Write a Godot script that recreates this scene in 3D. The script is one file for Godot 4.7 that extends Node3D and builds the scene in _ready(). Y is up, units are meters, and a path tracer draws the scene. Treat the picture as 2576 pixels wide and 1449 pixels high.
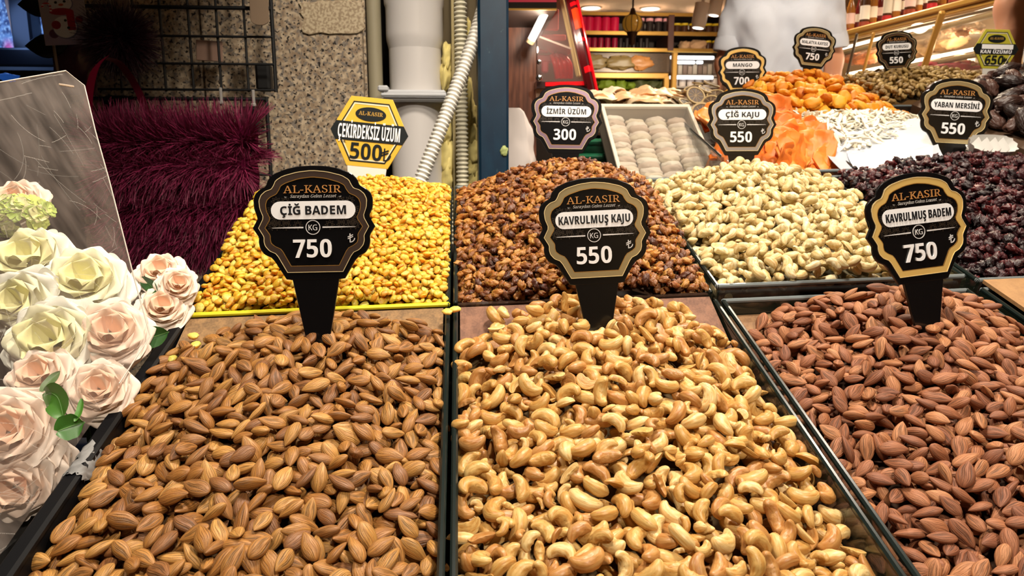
extends Node3D
# A dried fruit and nut stall in a covered bazaar. Metres, y up.
const F := 1800.0                       # focal length in pixels of a 2576 x 1449 frame
const EYE := Vector3(0, 1.2, 0)
const SLOPE := 16.5                     # the display slopes up towards the back
var cam_basis := Basis.from_euler(Vector3(deg_to_rad(-10.5), deg_to_rad(-4.0), 0))
var U := Vector3(1, 0, 0)
var V := Vector3(0, sin(deg_to_rad(SLOPE)), -cos(deg_to_rad(SLOPE)))
var N := Vector3(0, cos(deg_to_rad(SLOPE)), sin(deg_to_rad(SLOPE)))
var ORG := Vector3.ZERO
var rng := RandomNumberGenerator.new()
var counts := {}
var mats := {}
var fonts := {}
var shades := []                        # where price signs stand, to know which nuts they hide

# ---------- small helpers ----------
func ray(px: float, py: float) -> Vector3:
	return cam_basis * Vector3((px - 1288.0) / F, -(py - 724.5) / F, -1.0)
func at(px: float, py: float, depth: float) -> Vector3:
	return EYE + ray(px, py) * depth
func onz(px: float, py: float, z: float) -> Vector3:
	var r := ray(px, py)
	return EYE + r * ((z - EYE.z) / r.z)
func seen(p: Vector3) -> Vector3:       # where a point of the scene lies in the frame, and how deep
	var q := cam_basis.inverse() * (p - EYE)
	return Vector3(1288.0 - F * q.x / q.z, 724.5 + F * q.y / q.z, -q.z)
func T(u: float, v: float, h: float = 0.0) -> Vector3:   # a point of the sloping display: across, up the slope, off its plane
	return ORG + U * u + V * (v + 0.06 * u) + N * h
func c8(r: float, g: float, b: float, a: float = 1.0) -> Color:
	return Color(r / 255.0, g / 255.0, b / 255.0, a)

func numbered(called: String) -> String:
	var k: int = counts.get(called, 0)
	counts[called] = k + 1
	return called if k == 0 else "%s_%03d" % [called, k]
func tag(o: Node, label: String, category: String, group: String = "", kind: String = "") -> Node:
	o.set_meta("label", label)
	if category: o.set_meta("category", category)
	if group: o.set_meta("group", group)
	if kind: o.set_meta("kind", kind)
	return o
func thing(called: String, label: String, category: String, where: Vector3 = Vector3.ZERO, b: Basis = Basis(), group: String = "") -> Node3D:
	var o := Node3D.new()
	o.name = numbered(called)
	add_child(o)
	o.transform = Transform3D(b, where)
	tag(o, label, category, group)
	return o
func part(called: String, mesh: Mesh, m: Material, parent: Node3D, xf: Transform3D = Transform3D()) -> MeshInstance3D:
	var o := MeshInstance3D.new()
	o.name = called
	o.mesh = mesh
	o.material_override = m
	o.transform = xf
	parent.add_child(o, true)
	return o
func solo(called: String, mesh: Mesh, m: Material, label: String, category: String, xf: Transform3D = Transform3D(), group: String = "") -> MeshInstance3D:
	var o := MeshInstance3D.new()
	o.name = numbered(called)
	o.mesh = mesh
	o.material_override = m
	o.transform = xf
	add_child(o)
	tag(o, label, category, group)
	return o
func structure(called: String, mesh: Mesh, m: Material, label: String, xf: Transform3D = Transform3D()) -> MeshInstance3D:
	var o := MeshInstance3D.new()
	o.name = called
	o.mesh = mesh
	o.material_override = m
	o.transform = xf
	add_child(o)
	o.set_meta("kind", "structure")
	o.set_meta("label", label)
	return o

# ---------- mesh builder ----------
class Mb:
	var v := PackedVector3Array()
	var n := PackedVector3Array()
	var t := PackedVector2Array()
	var i := PackedInt32Array()
	func face(pts: Array) -> void:          # flat, convex, counter-clockwise seen from outside
		var a: Vector3 = pts[0]
		var nn := ((pts[1] - a) as Vector3).cross(pts[2] - a).normalized()
		var k := v.size()
		for p in pts:
			v.append(p)
			n.append(nn)
			t.append(Vector2(p.x, p.y))
		for j in range(1, pts.size() - 1):
			i.append_array(PackedInt32Array([k, k + j + 1, k + j]))
	func out_face(pts: Array, c: Vector3) -> void:   # flat, turned away from c
		var a: Vector3 = pts[0]
		var nn := ((pts[1] - a) as Vector3).cross(pts[2] - a)
		if nn.dot(a + pts[1] + pts[2] - c * 3.0) < 0:
			pts = pts.duplicate()
			pts.reverse()
		face(pts)
	func grid(nu: int, nv: int, f: Callable, wrap := false, flip := false) -> void:
		var k := v.size()
		for b in nv + 1:
			for a in nu + 1:
				v.append(f.call(float(a) / nu, float(b) / nv))
				t.append(Vector2(float(a) / nu, float(b) / nv))
				n.append(Vector3.ZERO)
		var w := nu + 1
		for b in nv:
			for a in nu:
				var p := k + b * w + a
				var q := [p, p + 1, p + w + 1, p + w]
				if flip: q.reverse()
				for tr in [[q[0], q[1], q[2]], [q[0], q[2], q[3]]]:
					var nn := (v[tr[1]] - v[tr[0]]).cross(v[tr[2]] - v[tr[0]])
					if nn.length_squared() < 1e-24: continue
					i.append_array(PackedInt32Array([tr[0], tr[2], tr[1]]))
					for z in tr: n[z] += nn
		if wrap:
			for b in nv + 1:
				var p := k + b * w
				var s := n[p] + n[p + nu]
				n[p] = s
				n[p + nu] = s
		for b in [0, nv]:                     # a row drawn together in one point is a pole
			if v[k + b * w].distance_to(v[k + b * w + nu / 2]) < 1e-7:
				var s := Vector3.ZERO
				for a in nu + 1: s += n[k + b * w + a]
				for a in nu + 1: n[k + b * w + a] = s
		for p in range(k, v.size()): n[p] = n[p].normalized() if n[p].length_squared() > 0 else Vector3.UP
	func box(c: Vector3, s: Vector3, bevel := 0.0, b := Basis()) -> void:
		var h := s * 0.5
		bevel = minf(bevel, minf(h.x, minf(h.y, h.z)) * 0.9)
		var pt := func(sg: Vector3, ax: int) -> Vector3:
			var p := Vector3()
			for k in 3: p[k] = sg[k] * (h[k] - (0.0 if k == ax else bevel))
			return c + b * p
		for ax in 3:
			var p1 := (ax + 1) % 3
			var p2 := (ax + 2) % 3
			for s0 in [-1, 1]:
				var q := []
				for w in [[-1, -1], [1, -1], [1, 1], [-1, 1]]:
					var sg := Vector3()
					sg[ax] = s0
					sg[p1] = w[0]
					sg[p2] = w[1]
					q.append(pt.call(sg, ax))
				out_face(q, c)
				if bevel > 0:
					for s1 in [-1, 1]:
						var e := []
						for w in [[-1, ax], [1, ax], [1, p1], [-1, p1]]:
							var sg := Vector3()
							sg[ax] = s0
							sg[p1] = s1
							sg[p2] = w[0]
							e.append(pt.call(sg, w[1]))
						out_face(e, c)
		if bevel > 0:
			for x in [-1, 1]:
				for y in [-1, 1]:
					for z in [-1, 1]:
						var sg := Vector3(x, y, z)
						out_face([pt.call(sg, 0), pt.call(sg, 1), pt.call(sg, 2)], c)
	func hexa(q: Array) -> void:             # eight corners: four below, four above, in the same order
		var c := Vector3.ZERO
		for p in q: c += p
		c /= 8.0
		out_face([q[0], q[1], q[2], q[3]], c)
		out_face([q[4], q[5], q[6], q[7]], c)
		for k in 4: out_face([q[k], q[(k + 1) % 4], q[4 + (k + 1) % 4], q[4 + k]], c)
	func tube(path: Array, r: Callable, segs := 10, caps := true) -> void:   # r(0..1) is the radius along it
		var m := path.size() - 1
		var fr := []
		var up := Vector3.UP
		for k in m + 1:
			var d: Vector3 = (path[mini(k + 1, m)] - path[maxi(k - 1, 0)])
			d = d.normalized()
			if absf(d.dot(up)) > 0.95: up = Vector3.RIGHT if absf(d.x) < 0.9 else Vector3.FORWARD
			var x := d.cross(up).normalized()
			up = x.cross(d).normalized()
			fr.append([x, up])
		grid(segs, m, func(a: float, b: float) -> Vector3:
			var k := int(round(b * m))
			var rr: float = r.call(b)
			return path[k] + (fr[k][0] * cos(a * TAU) + fr[k][1] * sin(a * TAU)) * rr, true, true)
		if caps:
			for e in [0, m]:
				var q := []
				for s in segs:
					q.append(path[e] + (fr[e][0] * cos(s * TAU / segs) + fr[e][1] * sin(s * TAU / segs)) * float(r.call(float(e) / m)))
				out_face(q, path[e] + (path[1] - path[0] if e == 0 else path[m - 1] - path[m]))
	func lathe(prof: Array, segs := 24, c := Vector3.ZERO, b := Basis()) -> void:   # [radius, height] from below to above
		var m := prof.size() - 1
		grid(segs, m, func(a: float, bb: float) -> Vector3:
			var p: Vector2 = prof[int(round(bb * m))]
			return c + b * Vector3(cos(a * TAU) * p.x, p.y, -sin(a * TAU) * p.x), true)
	func prism(o: PackedVector2Array, z0: float, z1: float, bevel := 0.0) -> void:   # an outline in x and y given a thickness
		if Geometry2D.is_polygon_clockwise(o):
			o = o.duplicate()
			o.reverse()
		var m := o.size()
		var ins := PackedVector2Array()
		for k in m:
			var e0 := (o[k] - o[(k + m - 1) % m]).normalized()
			var e1 := (o[(k + 1) % m] - o[k]).normalized()
			var nn := Vector2(-(e0.y + e1.y), e0.x + e1.x)
			ins.append(o[k] + (nn.normalized() if nn.length() > 1e-6 else Vector2.ZERO) * bevel)
		var tri := Geometry2D.triangulate_polygon(o)
		for side in 2:
			var k := v.size()
			for p in ins:
				v.append(Vector3(p.x, p.y, z1 if side == 0 else z0))
				n.append(Vector3(0, 0, 1 if side == 0 else -1))
				t.append(p)
			for j in range(0, tri.size(), 3):
				var a := ins[tri[j]]
				var ccw := (ins[tri[j + 1]] - a).cross(ins[tri[j + 2]] - a) > 0
				i.append_array(PackedInt32Array([k + tri[j], k + tri[j + 2], k + tri[j + 1]] if ccw == (side == 0) else [k + tri[j], k + tri[j + 1], k + tri[j + 2]]))
		for k in m:
			var l := (k + 1) % m
			var q := [Vector3(o[k].x, o[k].y, z0 + bevel), Vector3(o[l].x, o[l].y, z0 + bevel), Vector3(o[l].x, o[l].y, z1 - bevel), Vector3(o[k].x, o[k].y, z1 - bevel)]
			face(q)
			if bevel > 0:
				face([q[3], q[2], Vector3(ins[l].x, ins[l].y, z1), Vector3(ins[k].x, ins[k].y, z1)])
				face([q[1], q[0], Vector3(ins[k].x, ins[k].y, z0), Vector3(ins[l].x, ins[l].y, z0)])
	func band(o: PackedVector2Array, p: PackedVector2Array, z0: float, z1: float) -> void:   # a strip between two outlines of as many points
		var m := o.size()
		for k in m:
			var l := (k + 1) % m
			var q := [Vector3(o[k].x, o[k].y, z1), Vector3(o[l].x, o[l].y, z1), Vector3(p[l].x, p[l].y, z1), Vector3(p[k].x, p[k].y, z1)]
			if ((q[1] - q[0]) as Vector3).cross(q[2] - q[0]).z < 0: q.reverse()
			face(q)
			for w in [o, p]:
				var c := (o[k] + p[k] + o[l] + p[l]) * 0.25
				out_face([Vector3(w[k].x, w[k].y, z0), Vector3(w[l].x, w[l].y, z0), Vector3(w[l].x, w[l].y, z1), Vector3(w[k].x, w[k].y, z1)], Vector3(c.x, c.y, (z0 + z1) * 0.5))
	func put(m: Mesh, xf: Transform3D) -> void:
		for s in m.get_surface_count():
			var a := m.surface_get_arrays(s)
			var k := v.size()
			for p in a[Mesh.ARRAY_VERTEX]: v.append(xf * p)
			for p in a[Mesh.ARRAY_NORMAL]: n.append((xf.basis * p).normalized())
			var uv = a[Mesh.ARRAY_TEX_UV]
			for q in a[Mesh.ARRAY_VERTEX].size(): t.append(uv[q] if uv else Vector2.ZERO)
			if a[Mesh.ARRAY_INDEX]:
				for q in a[Mesh.ARRAY_INDEX]: i.append(k + q)
			else:
				for q in a[Mesh.ARRAY_VERTEX].size(): i.append(k + q)
	func done(tangents := false) -> ArrayMesh:
		var a := []
		a.resize(Mesh.ARRAY_MAX)
		a[Mesh.ARRAY_VERTEX] = v
		a[Mesh.ARRAY_NORMAL] = n
		a[Mesh.ARRAY_TEX_UV] = t
		a[Mesh.ARRAY_INDEX] = i
		var m := ArrayMesh.new()
		m.add_surface_from_arrays(Mesh.PRIMITIVE_TRIANGLES, a)
		if tangents:
			var st := SurfaceTool.new()
			st.create_from(m, 0)
			st.generate_tangents()
			m = st.commit()
		return m

func boxm(c: Vector3, s: Vector3, bevel: float = 0.0, b: Basis = Basis()) -> ArrayMesh:
	var m := Mb.new()
	m.box(c, s, bevel, b)
	return m.done()
func bar(a: Vector3, b: Vector3, w: float, h: float, bevel: float = 0.0, up: Vector3 = Vector3.UP) -> ArrayMesh:   # a straight bar from a to b
	var d := (b - a).normalized()
	var x := d.cross(up).normalized()
	return boxm((a + b) * 0.5, Vector3(w, h, a.distance_to(b)), bevel, Basis(x, x.cross(d).normalized(), -d))
func tubem(path: Array, r: float, segs: int = 10) -> ArrayMesh:
	var m := Mb.new()
	m.tube(path, func(_b: float) -> float: return r, segs)
	return m.done()
func lathem(prof: Array, segs: int = 24) -> ArrayMesh:
	var m := Mb.new()
	m.lathe(prof, segs)
	return m.done()
func curve(pts: Array, steps: int) -> Array:      # a smooth path through points
	var out := []
	for k in pts.size() - 1:
		var p0: Vector3 = pts[maxi(k - 1, 0)]
		var p1: Vector3 = pts[k]
		var p2: Vector3 = pts[k + 1]
		var p3: Vector3 = pts[mini(k + 2, pts.size() - 1)]
		for s in steps:
			out.append(p1.cubic_interpolate(p2, p0, p3, float(s) / steps))
	out.append(pts[-1])
	return out

# ---------- materials ----------
func mat(key: String, c: Color, rough: float = 0.6, metal: float = 0.0, more: Dictionary = {}) -> StandardMaterial3D:
	if mats.has(key): return mats[key]
	var m := StandardMaterial3D.new()
	m.resource_name = key
	m.albedo_color = c
	m.roughness = rough
	m.metallic = metal
	for k in more: m.set(k, more[k])
	mats[key] = m
	return m
func glow(key: String, c: Color, e: float) -> StandardMaterial3D:
	return mat(key, c, 0.5, 0.0, {"emission_enabled": true, "emission": c, "emission_energy_multiplier": e})
func glass(key: String, c: Color, rough: float = 0.05) -> StandardMaterial3D:
	return mat(key, c, rough, 0.0, {"transparency": BaseMaterial3D.TRANSPARENCY_ALPHA, "cull_mode": BaseMaterial3D.CULL_DISABLED})
func noise(sd: int, freq: float, oct: int = 3) -> FastNoiseLite:
	var n := FastNoiseLite.new()
	n.seed = sd
	n.frequency = freq
	n.fractal_octaves = oct
	n.noise_type = FastNoiseLite.TYPE_SIMPLEX_SMOOTH
	return n
func paint(w: int, h: int, f: Callable) -> Image:
	var im := Image.create(w, h, false, Image.FORMAT_RGB8)
	for y in h:
		for x in w:
			im.set_pixel(x, y, f.call((x + 0.5) / w, (y + 0.5) / h))
	return im
func tex(im: Image) -> ImageTexture:
	return ImageTexture.create_from_image(im)
func relief(im: Image, s: float) -> ImageTexture:
	var b: Image = im.duplicate()
	b.convert(Image.FORMAT_RGBA8)
	b.bump_map_to_normal_map(s)
	return tex(b)
func wrapped(n: FastNoiseLite, x: float, y: float, around: float, along: float) -> float:   # noise without a seam in x
	return n.get_noise_3d(cos(x * TAU) * around, sin(x * TAU) * around, y * along)

# ---------- the scene ----------
func _ready() -> void:
	rng.seed = 7
	ORG = at(1120, 1400, 0.45)
	camera_and_light()
	room()
	back_left()
	shop()
	sellers()
	stall()
	signs()
	nuts()
	rear_foods()
	flowers()

func camera_and_light() -> void:
	var cam := Camera3D.new()
	cam.name = "camera"
	var lens := CameraAttributesPhysical.new()
	lens.frustum_focal_length = 12.0 / (724.5 / F)
	lens.frustum_focus_distance = 0.62
	lens.exposure_aperture = 21.0
	lens.frustum_near = 0.05
	lens.frustum_far = 60.0
	cam.attributes = lens
	cam.transform = Transform3D(cam_basis, EYE)
	add_child(cam)
	cam.fov = rad_to_deg(2.0 * atan(724.5 / F))
	cam.near = 0.05
	cam.current = true
	var we := WorldEnvironment.new()
	we.name = "world"
	var e := Environment.new()
	e.background_mode = Environment.BG_COLOR
	e.background_color = c8(40, 38, 36)
	e.tonemap_mode = Environment.TONE_MAPPER_LINEAR
	e.tonemap_exposure = 1.0
	e.sdfgi_enabled = true
	e.ssao_enabled = true
	e.ssil_enabled = true
	we.environment = e
	add_child(we)
	# unseen lamps out of view, placed to light the stall, pipe and lane wall
	var warm := Color(1.0, 0.945, 0.87)
	unseen_lamp(Vector3(0.22, 2.12, -0.62), Vector3(0.2, 0.9, -0.62), 62, 1.3, warm, "unseen shaded bulb lamp out of view, lighting the roasted cashews")
	unseen_lamp(Vector3(-0.42, 2.1, -0.42), Vector3(-0.30, 0.9, -0.60), 46, 0.62, warm, "unseen shaded bulb lamp out of view, lighting the artificial roses")
	unseen_lamp(Vector3(0.85, 2.2, -1.15), Vector3(0.75, 1.0, -1.2), 62, 0.9, warm, "unseen shaded bulb lamp out of view, lighting the apricots")
	unseen_lamp(Vector3(0.02, 2.2, -0.80), Vector3(-0.10, 1.3, -1.55), 26, 1.15, warm, "unseen shaded bulb lamp out of view, lighting the white drain pipe")
	unseen_lamp(Vector3(0.5, 2.5, 0.9), Vector3(0.36, 1.0, -0.75), 26, 2.7, warm, "unseen shaded spotlight out of view, lighting the nut trays from the front")  # out of view, placed to light the sign faces from the front
	unseen_lamp(Vector3(2.2, 2.75, 3.3), Vector3(2.3, 1.9, 4.5), 60, 4.5, Color(1.0, 0.85, 0.6), "unseen shaded spotlight out of view, lighting the plastered wall across the lane")  # out of view, brightens the lane wall for gold borders to reflect

func unseen_lamp(p: Vector3, aim: Vector3, half: float, energy: float, c: Color, label: String) -> void:
	var d := (aim - p).normalized()
	var b := Basis.looking_at(d, Vector3.FORWARD if absf(d.y) > 0.9 else Vector3.UP) * Basis(Vector3.RIGHT, PI / 2)   # local -y points along the light
	var o := thing("unseen_lamp", label, "lamp", p, b)
	var sh := Mb.new()
	sh.lathe([Vector2(0.095, -0.055), Vector2(0.09, -0.03), Vector2(0.06, 0.03), Vector2(0.025, 0.065), Vector2(0.02, 0.09), Vector2(0.0, 0.09)], 24)
	sh.lathe([Vector2(0.0, 0.084), Vector2(0.018, 0.084), Vector2(0.022, 0.062), Vector2(0.057, 0.028), Vector2(0.087, -0.03), Vector2(0.095, -0.055)], 24)
	part("lamp_shade", sh.done(), mat("lamp shade black", c8(24, 24, 24), 0.5, 0.0, {"cull_mode": BaseMaterial3D.CULL_DISABLED}), o)
	var bulb := []
	for k in 9: bulb.append(Vector2(0.03 * sin(PI * k / 8.0), -0.02 - 0.03 * cos(PI * k / 8.0)))
	part("bulb", lathem(bulb, 16), glow("bulb " + label, c, 6.0), o)
	part("cord", tubem([Vector3(0, 0.09, 0), b.inverse() * Vector3(0, 3.15 - p.y, 0)], 0.004, 6), mat("cord black", c8(15, 15, 15)), o)
	var l := SpotLight3D.new()
	l.name = "bulb_light"
	l.light_color = c
	l.light_energy = energy
	l.spot_angle = half
	l.spot_angle_attenuation = 0.6
	l.spot_range = 12
	l.spot_attenuation = 2
	l.light_size = 0.06
	l.shadow_enabled = true
	l.transform = Transform3D(Basis(Vector3.RIGHT, -PI / 2), Vector3(0, -0.058, 0))
	o.add_child(l)

func room() -> void:
	var stone := mat("floor stone", c8(92, 84, 76), 0.7)
	var plaster := mat("bazaar plaster", c8(150, 138, 120), 0.9)
	structure("floor", boxm(Vector3(0.5, -0.05, -1.5), Vector3(8.2, 0.1, 12.2)), stone, "grey stone floor of the bazaar")
	structure("trim_1", boxm(Vector3(2.0, 0.25, -4.45), Vector3(4.0, 0.5, 5.3)), mat("platform wood", c8(170, 132, 98), 0.6), "raised wooden shop floor behind the stall")
	structure("ceiling", boxm(Vector3(0.5, 3.2, -1.5), Vector3(8.2, 0.1, 12.2)), plaster, "vaulted bazaar ceiling high above")
	structure("wall_street", boxm(Vector3(0.5, 1.6, 4.55), Vector3(8.2, 3.3, 0.1)), plaster, "far wall across the bazaar lane")
	structure("wall_left", boxm(Vector3(-3.6, 1.6, -1.5), Vector3(0.1, 3.3, 12.2)), plaster, "left wall of the bazaar lane")
	structure("wall_right", boxm(Vector3(4.55, 1.6, -1.5), Vector3(0.1, 3.3, 12.2)), mat("shop side", c8(150, 110, 70), 0.7), "right wall of the shop")
	structure("wall_back", boxm(Vector3(0.5, 1.6, -7.15), Vector3(8.2, 3.3, 0.1)), mat("shop back", c8(38, 26, 20), 0.6), "dark back wall of the shop behind the shelves")
	structure("wall_shop_left", boxm(Vector3(-0.09, 1.6, -4.45), Vector3(0.1, 3.3, 5.3)), mat("shop left", c8(84, 52, 38), 0.6), "left wall of the shop")
	structure("ceiling_shop", boxm(Vector3(2.2, 2.58, -4.45), Vector3(4.6, 0.1, 5.3)), mat("shop ceiling", c8(236, 214, 184), 0.85), "cream ceiling of the shop")
	# granite facing behind the wire grid, in slabs
	var gr := noise(3, 1.0, 2)
	var g2 := noise(5, 1.0, 3)
	var g3 := noise(9, 1.0, 2)
	var im := paint(512, 512, func(x: float, y: float) -> Color:
		var a := gr.get_noise_2d(x * 18, y * 18)
		var b := g2.get_noise_2d(x * 24, y * 24)
		var d := g3.get_noise_2d(x * 34, y * 34)
		var c := c8(168, 150, 126).lerp(c8(196, 178, 152), clampf(a * 2, 0, 1)).lerp(c8(146, 126, 104), clampf(-a * 2, 0, 1))
		c = c.lerp(c8(116, 110, 104), clampf((b - 0.14) * 5, 0, 0.8))
		return c.lerp(c8(40, 36, 34), clampf((d - 0.36) * 8, 0, 1)))
	var granite := mat("granite", Color(1, 1, 1), 0.35, 0.0, {"albedo_texture": tex(im), "uv1_triplanar": true, "uv1_world_triplanar": true, "uv1_scale": Vector3(3.0, 3.0, 3.0)})
	var w := structure("wall_granite", boxm(Vector3(-0.505, 1.6, -1.72), Vector3(0.61, 3.3, 0.2)), granite, "speckled pink granite wall behind the wire grid")
	part("slab", boxm(Vector3(-0.37, 1.6, -1.61), Vector3(0.33, 3.3, 0.03), 0.003), granite, w)
	part("slab", boxm(Vector3(-0.674, 1.6, -1.61), Vector3(0.272, 3.3, 0.03), 0.003), granite, w)
	structure("wall_passage", boxm(Vector3(-2.1, 1.6, -2.75), Vector3(3.0, 3.3, 0.1)), mat("passage dark", c8(30, 28, 28), 0.8), "dark wall at the end of the passage left of the granite")
	# rough torn strip of plaster and tape left on the granite
	var tp := Mb.new()
	var o := PackedVector2Array()
	for k in 26:
		var a := TAU * k / 26.0
		var rr := 1.0 + 0.05 * sin(k * 2.7) + 0.04 * sin(k * 1.3)
		o.append(Vector2(clampf(cos(a) * 1.35, -1, 1) * 0.064 * rr, clampf(sin(a) * 1.35, -1, 1) * 0.032 * rr))
	tp.prism(o, 0, 0.004, 0.001)
	var tn := noise(21, 1.0, 3)
	solo("tape_patch", tp.done(), mat("old tape", Color(1, 1, 1), 0.5, 0.0, {"uv1_triplanar": true, "uv1_scale": Vector3(9, 9, 9), "albedo_texture": tex(paint(128, 128, func(x: float, y: float) -> Color: return c8(196, 180, 150).lerp(c8(150, 130, 104), clampf(tn.get_noise_2d(x * 14, y * 14) * 1.5 + 0.4, 0, 1))))}), "torn patch of old cream tape stuck on the granite pillar", "tape", Transform3D(Basis(Vector3.BACK, 0.03), onz(838, 45, -1.595)))
	# recess right of the granite with the pipes in it
	structure("wall_recess", boxm(Vector3(-0.12, 1.6, -1.86), Vector3(0.4, 3.3, 0.1)), mat("recess dark", c8(34, 30, 27), 0.9), "dark recess behind the pipes")

func foam(p: Vector3, s: Vector3, sd: int) -> ArrayMesh:
	var nz := noise(sd, 1.0, 3)
	var m := Mb.new()
	m.grid(22, 16, func(a: float, b: float) -> Vector3:
		var d := Vector3(sin(b * PI) * cos(a * TAU), cos(b * PI), -sin(b * PI) * sin(a * TAU))
		var k := 1.0 + 0.5 * nz.get_noise_3dv(d * 1.3) + 0.28 * absf(nz.get_noise_3dv(d * 4.0 + Vector3(7, 0, 0)))
		return p + d * s * k, true, true)
	return m.done()

func pipe_segment(x0: float, x1: float, y: float, z: float) -> Array:
	var a := onz(x0, y, z)
	var b := onz(x1, y, z)
	return [(a + b) * 0.5, a.distance_to(b) * 0.5]

func back_left() -> void:
	# grey conduit beside the granite
	var grey := mat("old grey paint", c8(150, 142, 118), 0.55)
	var ct := onz(940, 120, -1.60)
	solo("conduit", tubem([Vector3(ct.x, 0.5, -1.62), Vector3(ct.x, 3.1, -1.62)], 0.0155, 14), grey, "thin grey metal conduit between the granite pillar and the white drain pipe", "pipe")
	# drain pipe
	var pz := -1.62
	var pm := pipe_segment(982, 1112, 260, pz)
	var pc: Vector3 = pm[0]
	var pr: float = pm[1]
	var pvc := mat("pvc", c8(204, 200, 198), 0.32)
	var dp := thing("drain_pipe", "thick white plastic drain pipe with a wider socket near the top", "pipe", Vector3(pc.x, 0, pz))
	var yj := onz(1045, 78, pz + pr).y
	var yb := onz(1045, 242, pz + pr).y
	part("pipe", lathem([Vector2(pr, 0.4), Vector2(pr, yj)], 40), pvc, dp)
	part("socket", lathem([Vector2(pr, yj - 0.03), Vector2(pr * 1.075, yj - 0.012), Vector2(pr * 1.085, yj), Vector2(pr * 1.085, yj + 0.055), Vector2(pr * 1.13, yj + 0.062), Vector2(pr * 1.14, yj + 0.085), Vector2(pr * 1.1, yj + 0.1), Vector2(pr * 1.0, yj + 0.11), Vector2(pr * 1.0, 3.1)], 40), pvc, dp)
	var br := Mb.new()
	br.box(Vector3(0, yb, pr * 0.75), Vector3(pr * 2.36, 0.024, 0.06), 0.004)
	br.box(Vector3(0, yb + 0.001, pr * 0.75 + 0.038), Vector3(pr * 2.42, 0.007, 0.006), 0.002)
	br.box(Vector3(-pr * 1.13, yb + 0.014, pr * 0.75 + 0.02), Vector3(0.022, 0.012, 0.03), 0.003)
	part("bracket", br.done(), mat("bracket", c8(190, 192, 196), 0.45), dp)
	# corrugated hoses
	var hose := func(path: Array, r: float, ribs: int) -> ArrayMesh:
		var m := Mb.new()
		var fine := []
		var total := 0.0
		for k in path.size() - 1: total += path[k].distance_to(path[k + 1])
		var steps := ribs * 6
		var seg := 0
		var done_len := 0.0
		for s in steps + 1:
			var want := total * s / steps
			while seg < path.size() - 2 and done_len + path[seg].distance_to(path[seg + 1]) < want:
				done_len += path[seg].distance_to(path[seg + 1])
				seg += 1
			fine.append(path[seg].lerp(path[seg + 1], (want - done_len) / path[seg].distance_to(path[seg + 1])))
		m.tube(fine, func(b: float) -> float: return r * (0.86 + 0.14 * clampf(1.6 * cos(b * ribs * TAU) + 0.3, -1, 1)), 16)
		return m.done()
	var cream := mat("hose cream", c8(206, 200, 176), 0.4)
	var a := onz(1158, 0, -1.56)
	solo("corrugated_hose", hose.call([Vector3(a.x, 0.85, -1.56), Vector3(a.x, 2.2, -1.56)], 0.0135, 150), cream, "upright cream corrugated hose beside the blue post", "hose")
	var dd := curve([at(1245, -70, 1.45), at(1222, 0, 1.44), at(1195, 90, 1.42), at(1150, 215, 1.40), at(1100, 345, 1.38), at(1052, 470, 1.37), at(1030, 540, 1.37)], 10)
	solo("corrugated_hose", hose.call(dd, 0.0138, 62), mat("hose white", c8(222, 218, 208), 0.38), "white corrugated hose slanting across the drain pipe", "hose")
	var st := onz(1143, 100, -1.585)
	solo("cable_duct", boxm(Vector3(st.x, 1.6, -1.585), Vector3(0.012, 3.0, 0.02), 0.003), mat("duct ochre", c8(176, 160, 112), 0.5), "narrow ochre cable duct beside the upright hose", "cable duct")
	# expanding foam squeezed into the gap
	var fm := mat("foam", c8(214, 198, 126), 0.85)
	var fo := thing("expanding_foam", "yellow expanding foam bulging beside the blue post", "foam")
	for q in [[1125, 150, 0.012, 0.03], [1122, 190, 0.013, 0.035], [1178, 85, 0.006, 0.03], [1182, 250, 0.007, 0.04], [1186, 300, 0.014, 0.034], [1186, 335, 0.014, 0.03], [1128, 395, 0.02, 0.04], [1184, 380, 0.022, 0.034], [1180, 412, 0.03, 0.03], [1184, 442, 0.024, 0.038], [1176, 472, 0.028, 0.034], [1130, 440, 0.018, 0.04], [1125, 330, 0.012, 0.04]]:
		part("blob", foam(onz(q[0], q[1], -1.62), Vector3(q[2], q[3], 0.03), int(q[0] + q[1])), fm, fo)
	var plas := foam(onz(1160, 250, -1.72), Vector3(0.075, 0.9, 0.08), 77)
	structure("trim_2", plas, mat("old mortar", c8(92, 80, 58), 0.95), "crumbled mortar filling the gap beside the blue post")
	# the blue post
	var bl := onz(1203, 200, -1.45)
	var brr := onz(1280, 200, -1.45)
	var pn := noise(31, 1.0, 3)
	var blue := mat("blue paint", Color(1, 1, 1), 0.38, 0.0, {"uv1_triplanar": true, "uv1_scale": Vector3(2.2, 2.2, 2.2), "albedo_texture": tex(paint(256, 256, func(x: float, y: float) -> Color:
		var k := pn.get_noise_2d(x * 9, y * 5)
		var f := pn.get_noise_2d(x * 60 + 40, y * 22)
		return c8(7, 34, 54).lerp(c8(12, 44, 64), clampf(k + 0.4, 0, 1)).lerp(c8(120, 128, 120), clampf((f - 0.62) * 5, 0, 0.6))))})
	var post := thing("blue_post", "dark blue painted steel post at the shop corner", "post", Vector3((bl.x + brr.x) * 0.5, 0, -1.52))
	part("post", boxm(Vector3(0, 1.6, 0), Vector3(brr.x - bl.x, 3.15, 0.14), 0.005), blue, post)
	var fl := onz(1268, 380, -1.449)
	part("foam_splash", foam(fl - post.position, Vector3(0.007, 0.009, 0.003), 12), mat("foam splash", c8(150, 160, 100), 0.8), post)
	# wire grids with cable ties
	var wire := mat("grid wire", c8(14, 15, 17), 0.45)
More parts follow.
